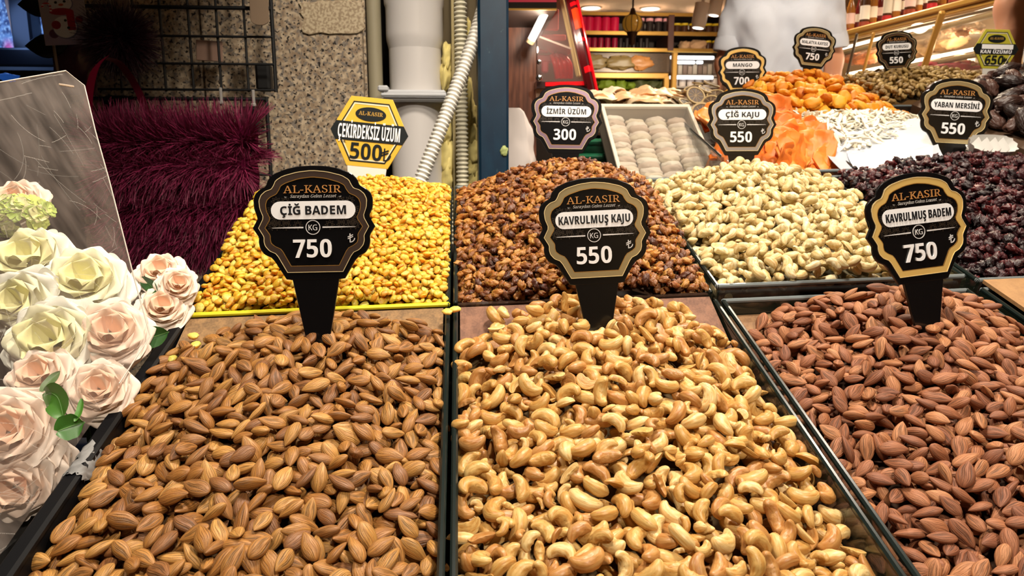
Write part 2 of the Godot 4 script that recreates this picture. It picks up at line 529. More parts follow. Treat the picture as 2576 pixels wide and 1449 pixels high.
	for gd in [[-10, 232, [20, 92, 161, 226], "upper black wire display grid hanging on the granite", [300, 345, 412, 482, 552, 621, 690]], [243, 520, [249, 330, 385, 440, 500], "lower black wire display grid hanging behind the fluffy bag", [320, 395, 465, 532, 600, 664]]]:
		var g := thing("wire_grid", gd[3], "wire grid", Vector3.ZERO)
		var zz := -1.5
		var top := onz(690, gd[0], zz).y
		var bot := onz(690, gd[1], zz).y
		var x0 := onz(gd[4][0], 150, zz).x
		var x1 := onz(gd[4][-1], 150, zz).x
		for x in gd[4]:
			var px := onz(x, 150, zz).x
			part("rod", tubem([Vector3(px, bot, zz), Vector3(px, top + (0.35 if gd[0] < 0 else 0.0), zz)], 0.0026 if x != gd[4][-1] else 0.004, 6), wire, g)
		for y in gd[2]:
			var py := onz(500, y, zz).y
			part("rod", tubem([Vector3(x0 - 0.09, py, zz + 0.004), Vector3(x1, py, zz + 0.004)], 0.0026 if y != gd[2][0] else 0.004, 6), wire, g)
	var tie := mat("tie white", c8(150, 146, 142), 0.5)
	for q in [[556, 240], [638, 246]]:
		var p := onz(q[0], q[1], -1.49)
		var m := Mb.new()
		m.box(p, Vector3(0.005, 0.03, 0.006), 0.001)
		m.box(p + Vector3(0, -0.014, 0.003), Vector3(0.009, 0.006, 0.008), 0.001)
		solo("cable_tie", m.done(), tie, "white cable tie on the wire grid, %s" % ("the one nearer the granite pillar" if q[0] > 600 else "the one farther from the granite pillar"), "cable tie", Transform3D(), "cable ties on the wire grid")
	for q in [[305, 18, 40, 70, "pale clothes peg tag hanging in front of the wire grid, beside the snowman card"], [652, 12, 42, 76, "pale tag hanging at the right end of the wire grid"]]:
		var p0 := onz(q[0] - q[2] * 0.5, q[1] + q[3] * 0.5, -1.47)
		var p1 := onz(q[0] + q[2] * 0.5, q[1] - q[3] * 0.5, -1.47)
		var oo := PackedVector2Array()
		var hw := (p1.x - p0.x) * 0.5
		var hh := (p1.y - p0.y) * 0.5
		for k in 9: oo.append(Vector2(-cos(PI * k / 8.0) * hw, -hh - sin(PI * k / 8.0) * hw * 0.6))
		oo.append(Vector2(hw, hh))
		oo.append(Vector2(-hw, hh))
		var m := Mb.new()
		m.prism(oo, 0, 0.003, 0.0008)
		solo("hanging_tag", m.done(), mat("tag beige", c8(128, 108, 88), 0.5), q[4], "tag", Transform3D(Basis(), (p0 + p1) * 0.5))
	var cd := onz(527, 128, -1.55)
	solo("taped_card", boxm(cd, Vector3(0.052, 0.04, 0.003), 0.001, Basis(Vector3.BACK, -0.06)), mat("card pink", c8(150, 120, 104), 0.6), "small pale card behind the wire grid", "card")
	for q in [[665, 195, 0.03, 0.055], [628, 300, 0.035, 0.05], [300, 270, 0.05, 0.045]]:
		solo("black_hook", boxm(onz(q[0], q[1], -1.53), Vector3(q[2], q[3], 0.03), 0.006), mat("hook black", c8(9, 9, 10), 0.5), ["small black plastic holder on the wire grid near its right end", "small black plastic holder above the fluffy bag", "black plastic holder under the ribbon strap"][[665, 628, 300].find(int(q[0]))], "holder")
	fluffy()
	window_corner()

func window_corner() -> void:
	# a lit shop display seen at the far left
	var z := -2.3
	var wn := noise(41, 1.0, 3)
	var pic := tex(paint(160, 160, func(x: float, y: float) -> Color:
		var a := wn.get_noise_2d(x * 9, y * 9)
		var b := wn.get_noise_2d(x * 22 + 50, y * 22)
		var c := c8(84, 122, 190).lerp(c8(40, 58, 110), clampf(a * 1.6 + 0.4, 0, 1)).lerp(c8(130, 170, 226), clampf(b * 1.8, 0, 1))
		c = c.lerp(c8(96, 190, 226), clampf((0.28 - y) * 4, 0, 1))
		return c.lerp(c8(190, 90, 170), clampf((y - 0.86) * 9, 0, 1) * (0.5 + 0.5 * sin(x * 40)))))
	var o := thing("display_window", "black framed window with a blue glowing display at the far left", "window")
	var scr := mat("blue display", Color(0, 0, 0), 0.4, 0.0, {"emission_enabled": true, "emission_texture": pic, "emission_energy_multiplier": 1.3, "emission": Color(0, 0, 0)})
	var blk := mat("frame black", c8(12, 14, 18), 0.35)
	for q in [[-190, 34, -160, 130], [96, 128, -160, 134]]:
		var a := onz(q[0], q[3], z)
		var b := onz(q[1], q[2], z)
		var m := Mb.new()
		m.grid(1, 1, func(s: float, t: float) -> Vector3: return Vector3(lerpf(a.x, b.x, s), lerpf(b.y, a.y, t), z), false, true)
		part("screen", m.done(), scr, o)
		part("frame", boxm(Vector3((a.x + b.x) * 0.5, (a.y + b.y) * 0.5, z - 0.03), Vector3(b.x - a.x + 0.02, b.y - a.y, 0.05)), blk, o)
	var f := Mb.new()
	var p := onz(74, 30, z)
	f.box(Vector3(p.x, p.y, z + 0.02), Vector3(0.056, 0.6, 0.07), 0.006)
	p = onz(30, 152, z)
	f.box(Vector3(p.x, p.y, z + 0.03), Vector3(0.62, 0.052, 0.1), 0.006)
	part("frame", f.done(), blk, o)
	var dl := OmniLight3D.new()
	dl.name = "display_light"
	dl.light_color = Color(0.55, 0.7, 1.0)
	dl.light_energy = 0.05
	dl.omni_range = 6
	dl.omni_attenuation = 2
	dl.light_size = 0.1
	dl.shadow_enabled = true
	dl.position = onz(10, 40, z + 0.12)
	o.add_child(dl)
	p = onz(40, 30, z)
	part("wooden_strip", boxm(Vector3(p.x, p.y + 0.02, z + 0.03), Vector3(0.012, 0.3, 0.02), 0.002, Basis(Vector3.BACK, 0.1)), mat("strip wood", c8(150, 112, 86), 0.5), o)
	var lb := onz(0, 186, -2.1)
	solo("counter_box", boxm(Vector3(lb.x, lb.y - 0.06, -2.2), Vector3(0.7, 0.16, 0.2), 0.01), mat("dull green", c8(58, 58, 50), 0.7), "dull grey green counter below the glowing display", "counter")
	# snowman gift card hung on a string
	var img := paint(128, 196, func(x: float, y: float) -> Color:
		var p2 := Vector2(x * 128, y * 196)
		var c := c8(186, 172, 180)
		var ell := func(cx: float, cy: float, rx: float, ry: float) -> bool: return ((p2.x - cx) / rx) ** 2 + ((p2.y - cy) / ry) ** 2 < 1.0
		if y > 0.74 + 0.07 * sin(x * 5 + 2.2): c = c8(176, 160, 190)
		if ell.call(30, 150, 14, 18): c = c8(110, 60, 90)
		if ell.call(66, 126, 37, 47): c = c8(120, 116, 150)
		if ell.call(64, 124, 34, 44): c = c8(238, 232, 234)
		if ell.call(40, 115, 13, 17): c = c8(160, 40, 50)
		if ell.call(108, 96, 11, 13): c = c8(160, 34, 44)
		if ell.call(60, 30, 37, 35): c = c8(126, 118, 146)
		if ell.call(60, 29, 34, 32): c = c8(240, 234, 236)
		if p2.y < 6 and absf(p2.x - 60) < 34 or ell.call(60, -3, 38, 15): c = c8(96, 22, 34)
		if ell.call(60, 62, 34, 14): c = c8(176, 34, 44)
		if absf(p2.x - 84) < 11 and p2.y > 60 and p2.y < 138: c = c8(184, 30, 44)
		for w in [[48, 25], [73, 22], [68, 98], [74, 128]]:
			if ell.call(w[0], w[1], 4.2, 5.0): c = c8(24, 20, 24)
		if ell.call(62, 35, 7, 5): c = c8(196, 90, 50)
		var r := Vector2(p2.x - 20, p2.y - 38).length()
		if r > 8 and r < 14 and p2.y < 44 or absf(p2.x - 31) < 3 and p2.y > 38 and p2.y < 66: c = c8(196, 40, 50) if int(p2.y / 6) % 2 == 0 else c8(240, 230, 230)
		return c)
	var cm := Mb.new()
	var k0 := onz(112, 112, -1.42)
	var k1 := onz(212, -9, -1.42)
	var w2 := k1.x - k0.x
	var h2 := k1.y - k0.y
	cm.grid(1, 1, func(s: float, t: float) -> Vector3: return Vector3((s - 0.5) * w2, (0.5 - t) * h2, 0.0012), false, true)
	var card := thing("greeting_card", "hanging card printed with a snowman in a red scarf", "card", (k0 + k1) * 0.5, Basis(Vector3.BACK, 0.05))
	part("print", cm.done(), mat("snowman print", c8(236, 236, 236), 0.5, 0.0, {"albedo_texture": tex(img)}), card)
	part("backing", boxm(Vector3.ZERO, Vector3(w2, h2, 0.002)), mat("card back", c8(190, 180, 176), 0.7), card)
	for q in [[100, 12, 30, "black leaf shaped ornament above the snowman card"], [118, 116, 26, "black leaf shaped ornament under the snowman card"]]:
		var p3 := onz(q[0], q[1], -1.45)
		var m := Mb.new()
		m.grid(12, 8, func(a: float, b: float) -> Vector3: return p3 + Vector3(0.05 * (b - 0.5) * 1.6, 0.022 * sin(b * PI) * cos(a * TAU), 0.008 * sin(b * PI) * sin(a * TAU)), true)
		solo("dark_ornament", m.done(), mat("ornament dark", c8(16, 16, 16), 0.4), q[3], "ornament")
	var s0 := onz(134, 108, -1.44)
	var s1 := onz(146, 182, -1.44)
	solo("card_stick", tubem([s0, s1], 0.0028, 8), mat("stick", c8(150, 130, 110), 0.5), "thin pale stick below the snowman card", "stick")
	var b0 := onz(185, 150, -1.46)
	var bag := Mb.new()
	var bn := noise(51, 1.0, 2)
	bag.grid(14, 14, func(a: float, b: float) -> Vector3: return b0 + Vector3((a - 0.5) * 0.075, (0.5 - b) * 0.13, 0.012 * sin(a * PI) * sin(b * PI) + 0.004 * bn.get_noise_2d(a * 6, b * 6)), false, true)
	bag.box(b0 + Vector3(0, 0, -0.002), Vector3(0.074, 0.129, 0.002))
	solo("plastic_packet", bag.done(), mat("packet plum", c8(84, 50, 66), 0.25), "crinkled plum coloured packet below the snowman card", "packet")
	var bp := onz(20, 195, -1.9)
	solo("blue_trinket", foam(bp, Vector3(0.022, 0.008, 0.015), 5), glow("blue trinket", c8(50, 110, 210), 0.3), "small glowing blue trinket by the clear sheet", "trinket")

func fur(o: Node3D, called: String, m: Material, spots: Array, strand_len: float, width: float) -> void:   # spots: [point, direction]
	var s := Mb.new()
	s.grid(1, 4, func(a: float, b: float) -> Vector3: return Vector3((a - 0.5) * (1.0 - b * 0.8), b, 0.12 * b * b), false, false)
	var mm := MultiMesh.new()
	mm.transform_format = MultiMesh.TRANSFORM_3D
	mm.mesh = s.done()
	mm.use_colors = true
	mm.instance_count = spots.size()
	for k in spots.size():
		var d: Vector3 = spots[k][1]
		d = (d + Vector3(rng.randfn(0, 0.17), rng.randfn(0, 0.17) - 0.1, rng.randfn(0, 0.17))).normalized()
		var x := d.cross(Vector3(rng.randfn(), rng.randfn(), rng.randfn())).normalized()
		mm.set_instance_transform(k, Transform3D(Basis(x * width, d * strand_len * rng.randf_range(0.6, 1.15), x.cross(d) * strand_len), spots[k][0]))
		var q := rng.randf_range(0.5, 1.35)
		mm.set_instance_color(k, Color(q, q, q))
	var i := MultiMeshInstance3D.new()
	i.name = called
	i.multimesh = mm
	i.material_override = m
	i.set_meta("kind", "stuff")
	o.add_child(i, true)

func fluffy() -> void:
	var furm := mat("magenta fur", c8(112, 20, 58), 0.6, 0.0, {"vertex_color_use_as_albedo": true, "cull_mode": BaseMaterial3D.CULL_DISABLED})
	var core := mat("magenta core", c8(54, 6, 26), 1.0, 0.0, {"metallic_specular": 0.1})
	var rib := mat("ribbon magenta", c8(138, 14, 50), 0.4, 0.0, {"cull_mode": BaseMaterial3D.CULL_DISABLED})
	var z := -1.28
	var bag := thing("fluffy_bag", "large fluffy magenta bag hanging by a ribbon strap before the wire grid", "bag")
	var spots := []
	var rows := [[255, 640, 352, 34, z], [280, 640, 448, 44, z + 0.01], [300, 640, 545, 50, z + 0.0], [320, 560, 610, 40, z]]
	for r in rows:
		var a := onz(r[0], r[2], r[4])
		var b := onz(r[1], r[2] - 8, r[4])
		var rad: float = r[3] * 1.3 / F
		part("body", tubem([a, a.lerp(b, 0.33), a.lerp(b, 0.66), b], rad, 16), core, bag)
		for k in 5200:
			var t := rng.randf_range(-0.08, 1.05)
			var ph := rng.randf() * TAU
			var d := Vector3(0, sin(ph), cos(ph))
			if d.z < -0.4: continue
			var p := a.lerp(b, clampf(t, 0, 1)) + d * rad * 0.9
			var e := clampf((t - 0.93) * 9, 0, 1) - clampf((0.05 - t) * 9, 0, 1)
			spots.append([p, d + Vector3(e * 1.6, 0.5 if r[2] < 400 else -0.55, 0)])
	fur(bag, "fur", furm, spots, 0.043, 0.0019)
	var pts := [onz(222, 330, z), onz(222, 250, z + 0.01), onz(236, 180, z + 0.02), onz(262, 146, z + 0.02)]
	var strip := func(path: Array, w: float, side: Vector3) -> ArrayMesh:
		var c := curve(path, 8)
		var m := Mb.new()
		m.grid(1, c.size() - 1, func(a: float, b: float) -> Vector3: return c[int(round(b * (c.size() - 1)))] + side * w * (a - 0.5))
		m.grid(1, c.size() - 1, func(a: float, b: float) -> Vector3: return c[int(round(b * (c.size() - 1)))] + side * w * (a - 0.5) + Vector3(0, 0, -0.0012), false, true)
		return m.done()
	part("ribbon", strip.call(pts, 0.022, Vector3(0.85, 0.4, 0.3)), rib, bag)
	part("ribbon", strip.call([onz(262, 146, z + 0.02), onz(300, 160, z), onz(340, 215, z - 0.02), onz(372, 290, z), onz(384, 330, z)], 0.02, Vector3(0.8, 0.1, 0.55)), mat("ribbon shade", c8(104, 12, 42), 0.5, 0.0, {"cull_mode": BaseMaterial3D.CULL_DISABLED}), bag)  # darker copy of the ribbon, its shade put into the colour
	part("hook", tubem(curve([onz(262, 146, z + 0.02) + Vector3(0, -0.006, 0), onz(262, 140, z), onz(262, 150, z - 0.12), onz(262, 161, -1.503)], 6), 0.002, 6), mat("hook black", c8(9, 9, 10), 0.5), bag)
	var pom := thing("fluffy_pompom", "dark fluffy plum pompom hanging above the magenta bag", "pompom")
	var pc := onz(300, 100, -1.37)
	part("core", foam(pc, Vector3(0.035, 0.03, 0.03), 3), mat("plum core", c8(20, 6, 12), 0.9), pom)
	part("loop", tubem([pc, pc + Vector3(0, 0.03, -0.08), Vector3(pc.x, onz(500, 92, -1.5).y, -1.5)], 0.0018, 6), mat("hook black", c8(9, 9, 10), 0.5), pom)
	spots = []
	for k in 3000:
		var d := Vector3(rng.randfn(), rng.randfn(), rng.randfn()).normalized()
		spots.append([pc + d * 0.03, d])
	fur(pom, "fur", mat("plum fur", c8(48, 10, 26), 0.6, 0.0, {"vertex_color_use_as_albedo": true, "cull_mode": BaseMaterial3D.CULL_DISABLED}), spots, 0.043, 0.0016)

# ---------- inside the shop ----------
func downlight(p: Vector3, r: float, e: float, label: String) -> void:
	var o := thing("downlight", label, "ceiling light", p, Basis(), "ceiling downlights")
	part("rim", lathem([Vector2(r, 0.0), Vector2(r * 1.12, -0.006), Vector2(r * 1.16, -0.012), Vector2(r * 1.1, -0.014), Vector2(r, -0.01)], 28), mat("white metal", c8(235, 232, 226), 0.4), o)
	part("diffuser", lathem([Vector2(0.0, -0.008), Vector2(r, -0.008)], 28), glow("downlight", Color(1.0, 0.97, 0.92), 3.0), o)
	var l := SpotLight3D.new()
	l.name = "downlight_lamp"
	l.light_color = Color(1.0, 0.92, 0.8)
	l.light_energy = e
	l.spot_angle = 80
	l.spot_angle_attenuation = 0.8
	l.spot_range = 12
	l.spot_attenuation = 2
	l.light_size = r
	l.shadow_enabled = true
	l.transform = Transform3D(Basis(Vector3.RIGHT, -PI / 2), Vector3(0, -0.03, 0))
	o.add_child(l)

func can(p: Vector3, r: float, h: float, body: Material, top: Material, label: String, group: String, kind: String = "tin") -> void:
	var o := thing(kind, label, kind, p, Basis(), group)
	part("body", lathem([Vector2(0, 0), Vector2(r * 0.96, 0), Vector2(r, h * 0.03), Vector2(r, h * 0.97 if top == null else h * 0.78), Vector2(r * 0.9, h if top == null else h * 0.82), Vector2(0, h if top == null else h * 0.82)], 16), body, o)
	if top:
		part("lid", lathem([Vector2(0, h * 0.8), Vector2(r * 1.02, h * 0.8), Vector2(r * 1.04, h * 0.98), Vector2(r * 0.98, h), Vector2(0, h)], 16), top, o)

func shop() -> void:
	var zb := -6.6          # front of the back shelves
	var gold := mat("gold trim", c8(204, 160, 80), 0.3, 0.75)
	var gold2 := mat("gold paint", c8(196, 150, 70), 0.4, 0.35)
	var dark := mat("shelf dark", c8(40, 26, 20), 0.5)
	# ceiling lights
	for q in [[1487, 18, 0.082], [1636, 20, 0.082], [1778, 23, 0.05]]:
		var r := ray(q[0], q[1])
		var p := EYE + r * ((2.53 - EYE.y) / r.y)
		downlight(p, q[2], 6.0, "round white ceiling downlight, %s" % {1487: "the one nearest the red neon edge", 1636: "the one right of the hanging lantern", 1778: "the small one by the white track spotlight"}[int(q[0])])
	for p in [Vector3(1.15, 2.53, -2.45), Vector3(1.75, 2.53, -3.7), Vector3(2.9, 2.53, -2.6), Vector3(3.0, 2.53, -4.8)]:  # unseen downlights out of view, placed to light the sellers
		downlight(p, 0.08, 2.7 if p.z > -3 else 2.2, "unseen round white ceiling downlight out of view, lighting the sellers and shop")
	for q in [[1762, 38, 0.05, 0.17, "white cylinder track spotlight hanging from the shop ceiling"], [1800, 14, 0.045, 0.13, "small white track spotlight close to the seller's shoulder"]]:
		var p := at(q[0], q[1], 4.9)
		var o := thing("track_spotlight", q[4], "spotlight", p, Basis(Vector3.BACK, -0.15))
		part("head", lathem([Vector2(0, -q[3] * 0.5), Vector2(q[2] * 0.8, -q[3] * 0.5), Vector2(q[2], -q[3] * 0.3), Vector2(q[2], q[3] * 0.45), Vector2(0.01, q[3] * 0.5), Vector2(0, q[3] * 0.5)], 18), mat("white metal", c8(235, 232, 226), 0.4), o)
		part("stem", tubem([Vector3(0, q[3] * 0.5, 0), Vector3(0, 2.53 - p.y, 0)], 0.012, 8), mat("white metal", c8(235, 232, 226), 0.4), o)
		var tl := SpotLight3D.new()
		tl.name = "track_lamp"
		tl.light_color = Color(1.0, 0.93, 0.82)
		tl.light_energy = 1.5
		tl.spot_angle = 40
		tl.spot_angle_attenuation = 0.8
		tl.spot_range = 12
		tl.spot_attenuation = 2
		tl.light_size = q[2] * 0.8
		tl.shadow_enabled = true
		var from := p + Vector3(0, -q[3] * 0.62, 0)
		tl.transform = Transform3D(o.basis.inverse() * Basis.looking_at(Vector3(1.35 if q[2] > 0.048 else 2.0, 1.95, -6.6) - from, Vector3.UP), o.basis.inverse() * (from - p))
		o.add_child(tl)
		part("lens", lathem([Vector2(0, -q[3] * 0.51), Vector2(q[2] * 0.75, -q[3] * 0.51), Vector2(q[2] * 0.75, -q[3] * 0.5), Vector2(0, -q[3] * 0.5)], 18), glow("track lens", Color(1, 0.97, 0.92), 2.0), o)
	# shelf unit on the back wall
	var unit := thing("wall_shelf", "dark wall shelf with gold edged boards behind the sellers", "shelf")
	var xl := onz(1380, 60, zb).x
	var xr := onz(1900, 60, zb).x
	for q in [[36, 0.03], [84, 0.035], [126, 0.035]]:
		var y := onz(1600, q[0], zb).y
		part("board", boxm(Vector3((xl + xr) * 0.5, y, zb - 0.2), Vector3(xr - xl, 0.02, 0.4), 0.003), dark, unit)
		part("gold_edge", boxm(Vector3((xl + xr) * 0.5, y, zb + 0.008), Vector3(xr - xl, q[1], 0.016), 0.003), gold, unit)
	var xd := onz(1687, 80, zb).x
	var y0 := onz(1687, 128, zb).y
	var y1 := onz(1687, 38, zb).y
	part("divider", boxm(Vector3(xd, (y0 + y1) * 0.5, zb - 0.18), Vector3(0.055, y1 - y0, 0.4), 0.004), mat("divider brown", c8(78, 42, 34), 0.5), unit)
	# tins and jars
	var pink := mat("tin pink", c8(214, 26, 74), 0.3)
	var ruby := mat("tin ruby", c8(150, 20, 54), 0.3)
	var blush := mat("lid pink", c8(240, 170, 176), 0.35)
	var smoke := mat("jar dark", c8(42, 34, 34), 0.25)
	var yel := mat("lid yellow", c8(222, 190, 40), 0.4)
	var brown := mat("jar brown", c8(70, 40, 26), 0.25)
	for row in [[[1464, 1482, 1502, 1524, 1546], 80, 37, 22, pink, null, "bright pink tin on the top back shelf", "pink tins on the top shelf", "tin"], [[1480, 1495, 1511, 1528, 1546], 121, 28, 15, ruby, null, "dark ruby tin on the second back shelf", "ruby tins on the second shelf", "tin"],
			[[1612, 1634, 1656, 1677], 79, 36, 18, smoke, blush, "dark jar with a pink lid on the top back shelf", "pink lidded jars", "jar"], [[1561, 1577, 1594, 1612, 1627], 121, 28, 11, smoke, null, "slim dark bottle on the second back shelf", "slim dark bottles on the second shelf", "bottle"],
			[[1703, 1722, 1743, 1763, 1783, 1801], 80, 25, 18, brown, yel, "brown jar with a yellow lid on the top right back shelf", "yellow lidded jars", "jar"], [[1782, 1800], 122, 24, 16, brown, yel, "brown jar with a yellow lid on the lower right back shelf", "lower yellow lidded jars", "jar"]]:
		for x in row[0]:
			var yb := onz(1600, 84 if row[1] < 100 else 126, zb).y + 0.0101
			var p := onz(x, row[1], zb - 0.07)
			can(Vector3(p.x, yb, zb - 0.08), row[3] * 6.6 / F * 0.5, row[2] * 6.6 / F, row[4], row[5], row[6], row[7], row[8])
	for q in [[1722, 113, 0.05, 0.045, "beige paper sack on the back shelf, the smaller one"], [1757, 110, 0.085, 0.05, "beige paper sack on the back shelf, the plump one"]]:
		var yb := onz(1600, 126, zb).y + 0.01
		var p := onz(q[0], q[1], zb - 0.1)
		solo("paper_sack", foam(Vector3(p.x, yb + q[3] * 0.9, zb - 0.1), Vector3(q[2], q[3], 0.06), int(q[0])), mat("sack beige", c8(206, 164, 124), 0.8), q[4], "sack")
	# display counter with gold frame, below the shelves
	var ctr := thing("gold_framed_cabinet", "gold framed cabinet with a dark glittering upper panel and green goods below", "cabinet")
	var pa := onz(1462, 132, zb + 0.05)
	var pb := onz(1685, 182, zb + 0.05)
	var gn := noise(61, 1.0, 2)
	var glit := mat("glitter dark", Color(1, 1, 1), 0.3, 0.2, {"uv1_triplanar": true, "uv1_scale": Vector3(3, 3, 3), "albedo_texture": tex(paint(256, 256, func(x: float, y: float) -> Color: return c8(62, 44, 26).lerp(c8(150, 110, 60), clampf((gn.get_noise_2d(x * 120, y * 120) - 0.3) * 4, 0, 1))))})
	part("panel", boxm(Vector3((pa.x + pb.x) * 0.5, (pa.y + pb.y) * 0.5, zb + 0.02), Vector3(pb.x - pa.x, pa.y - pb.y, 0.04)), glit, ctr)
	for q in [[1496, 157, 30, 16, c8(150, 128, 80)], [1562, 158, 36, 15, c8(146, 124, 76)], [1612, 158, 28, 15, c8(206, 142, 80)]]:  # ovals of colour standing in for reflections on the dark panel
		part("painted_reflection", foam(onz(q[0], q[1], zb + 0.06), Vector3(q[2] * 6.6 / F, q[3] * 6.6 / F, 0.02), int(q[0])), mat("plate %d" % q[0], q[4], 0.4), ctr)
	var g0 := onz(1480, 190, zb + 0.06)
	var g1 := onz(1680, 190, zb + 0.06)
	var g2 := onz(1680, 330, zb + 0.06)
	part("frame_rail", boxm(Vector3((g0.x + g1.x) * 0.5, g0.y, g0.z), Vector3(g1.x - g0.x, 0.05, 0.05), 0.006), gold2, ctr)
	for x in [g0.x + 0.02, g1.x - 0.015]:
		part("frame_post", boxm(Vector3(x, (g0.y + g2.y) * 0.5, g0.z + 0.002), Vector3(0.05, g0.y - g2.y, 0.05), 0.006), gold2, ctr)
	part("frame_post", boxm(Vector3(onz(1688, 160, zb).x, (pa.y + g2.y) * 0.5, zb + 0.1), Vector3(0.045, pa.y - g2.y, 0.06), 0.006), gold2, ctr)
	part("back_panel", boxm(Vector3((g0.x + g1.x) * 0.5, (g0.y + g2.y) * 0.5, zb - 0.2), Vector3(g1.x - g0.x, g0.y - g2.y, 0.03)), mat("cabinet inside", c8(40, 38, 22), 0.6), ctr)
	var green := mat("leaf green", c8(124, 150, 34), 0.6)
	var olive := mat("olive", c8(70, 76, 34), 0.6)
	for q in [[1525, 212, 22, 20, 0], [1560, 214, 14, 16, 0], [1586, 217, 13, 10, 0], [1610, 212, 20, 18, 1], [1640, 216, 20, 16, 1], [1665, 214, 14, 16, 1]]:
		solo("herb_bundle", foam(onz(q[0], q[1], zb - 0.05), Vector3(q[2] * 6.6 / F, q[3] * 6.6 / F, 0.06), int(q[0] + 3)), olive if q[4] else green, "bunch of %s goods inside the gold framed cabinet, %s from the red neon edge" % ["dull olive" if q[4] else "bright green", {1525: "first", 1560: "second", 1586: "third", 1610: "fourth", 1640: "fifth", 1665: "sixth"}[int(q[0])]], "herbs")
	# cooled case with light tubes
	var fr := thing("cooled_case", "cooled display case with two white light tubes by the gold framed cabinet", "display case")
	var c0 := onz(1690, 136, zb)
	var c1 := onz(1815, 330, zb)
	part("back", boxm(Vector3((c0.x + c1.x) * 0.5, (c0.y + c1.y) * 0.5, zb - 0.25), Vector3(c1.x - c0.x, c0.y - c1.y, 0.03)), mat("case inside", c8(150, 132, 116), 0.6), fr)
	for q in [[1686, 1796, 145, 8], [1700, 1748, 157, 7], [1752, 1768, 157, 7], [1684, 1794, 195, 8]]:
		var a := onz(q[0], q[2], zb + 0.02)
		var b := onz(q[1], q[2], zb + 0.02)
		part("light_tube", boxm((a + b) * 0.5, Vector3(b.x - a.x, q[3] * 6.6 / F, 0.025), 0.006), glow("cool tube", Color(0.94, 0.97, 1.0), 2.2), fr)
	part("shelf_board", boxm(Vector3((c0.x + c1.x) * 0.5, onz(1740, 190, zb).y, zb - 0.12), Vector3(c1.x - c0.x, 0.015, 0.22)), mat("case shelf", c8(180, 170, 160), 0.3), fr)
	for k in 9:
		var p := onz(1696 + 12.5 * k, 190, zb - 0.1)
		solo("carton", boxm(Vector3(p.x, p.y + 0.045 + 0.008 * (k % 3), p.z), Vector3(0.04, 0.075 + 0.016 * (k % 3), 0.05), 0.004), mat("carton %d" % (k % 3), [c8(150, 128, 110), c8(176, 160, 140), c8(120, 96, 80)][k % 3], 0.6), "small grey beige carton on the upper level of the cooled case", "carton", Transform3D(), "cartons in the cooled case")
	for k in 6:
		var p := onz(1696 + 20 * k, 219, zb - 0.1)
		solo("white_tub", lathem([Vector2(0, 0), Vector2(0.03, 0), Vector2(0.034, 0.07), Vector2(0.036, 0.075), Vector2(0, 0.078)], 14), mat("tub cream", c8(226, 210, 196), 0.4), "cream white tub on the lower level of the cooled case", "tub", Transform3D(Basis(), p), "white tubs in the cooled case")
	part("shelf_board", boxm(Vector3((c0.x + c1.x) * 0.5, onz(1740, 219, zb - 0.1).y - 0.008, zb - 0.12), Vector3(c1.x - c0.x, 0.015, 0.22)), mat("case shelf", c8(180, 170, 160), 0.3), fr)
	# lantern
	var lp := at(1591, 60, 4.4)
	var ln := thing("hanging_lantern", "round amber mosaic lantern hanging on a dark chain", "lantern", lp)
	part("chain", tubem([Vector3(0, 0.07, 0), Vector3(0, 2.53 - lp.y, 0)], 0.006, 6), mat("bronze", c8(60, 40, 26), 0.4, 0.6), ln)
	part("cap", lathem([Vector2(0.035, 0.045), Vector2(0.02, 0.06), Vector2(0.012, 0.09), Vector2(0, 0.09)], 16), mat("bronze", c8(60, 40, 26), 0.4, 0.6), ln)
	var lg := []
	for k in 13: lg.append(Vector2(0.062 * pow(sin(PI * (0.08 + 0.84 * k / 12.0)), 0.8), -0.05 * cos(PI * k / 12.0)))
	part("globe", lathem(lg, 20), mat("amber glass", c8(150, 110, 40), 0.2, 0.0, {"emission_enabled": true, "emission": c8(150, 104, 34), "emission_energy_multiplier": 0.35}), ln)
	var ribs := Mb.new()
	for k in 10:
		var path := []
		for j in 13: path.append(Vector3(cos(TAU * k / 10) * lg[j].x * 1.03, lg[j].y, sin(TAU * k / 10) * lg[j].x * 1.03))
		ribs.tube(path, func(_b: float) -> float: return 0.002, 5)
	part("lattice", ribs.done(), mat("bronze", c8(60, 40, 26), 0.4, 0.6), ln)
	part("finial", lathem([Vector2(0, -0.13), Vector2(0.02, -0.12), Vector2(0.018, -0.085), Vector2(0.034, -0.055), Vector2(0.034, -0.045)], 14), mat("bronze", c8(60, 40, 26), 0.4, 0.6), ln)
	left_cabinet()
	right_counter(gold2)

func plate3(pts: Array, thick: float, dirv: Vector3) -> ArrayMesh:   # a flat sheet with four corners given a thickness
	var m := Mb.new()
	var q := []
	for p in pts: q.append(p)
	for p in pts: q.append(p + dirv * thick)
	m.hexa(q)
	return m.done()

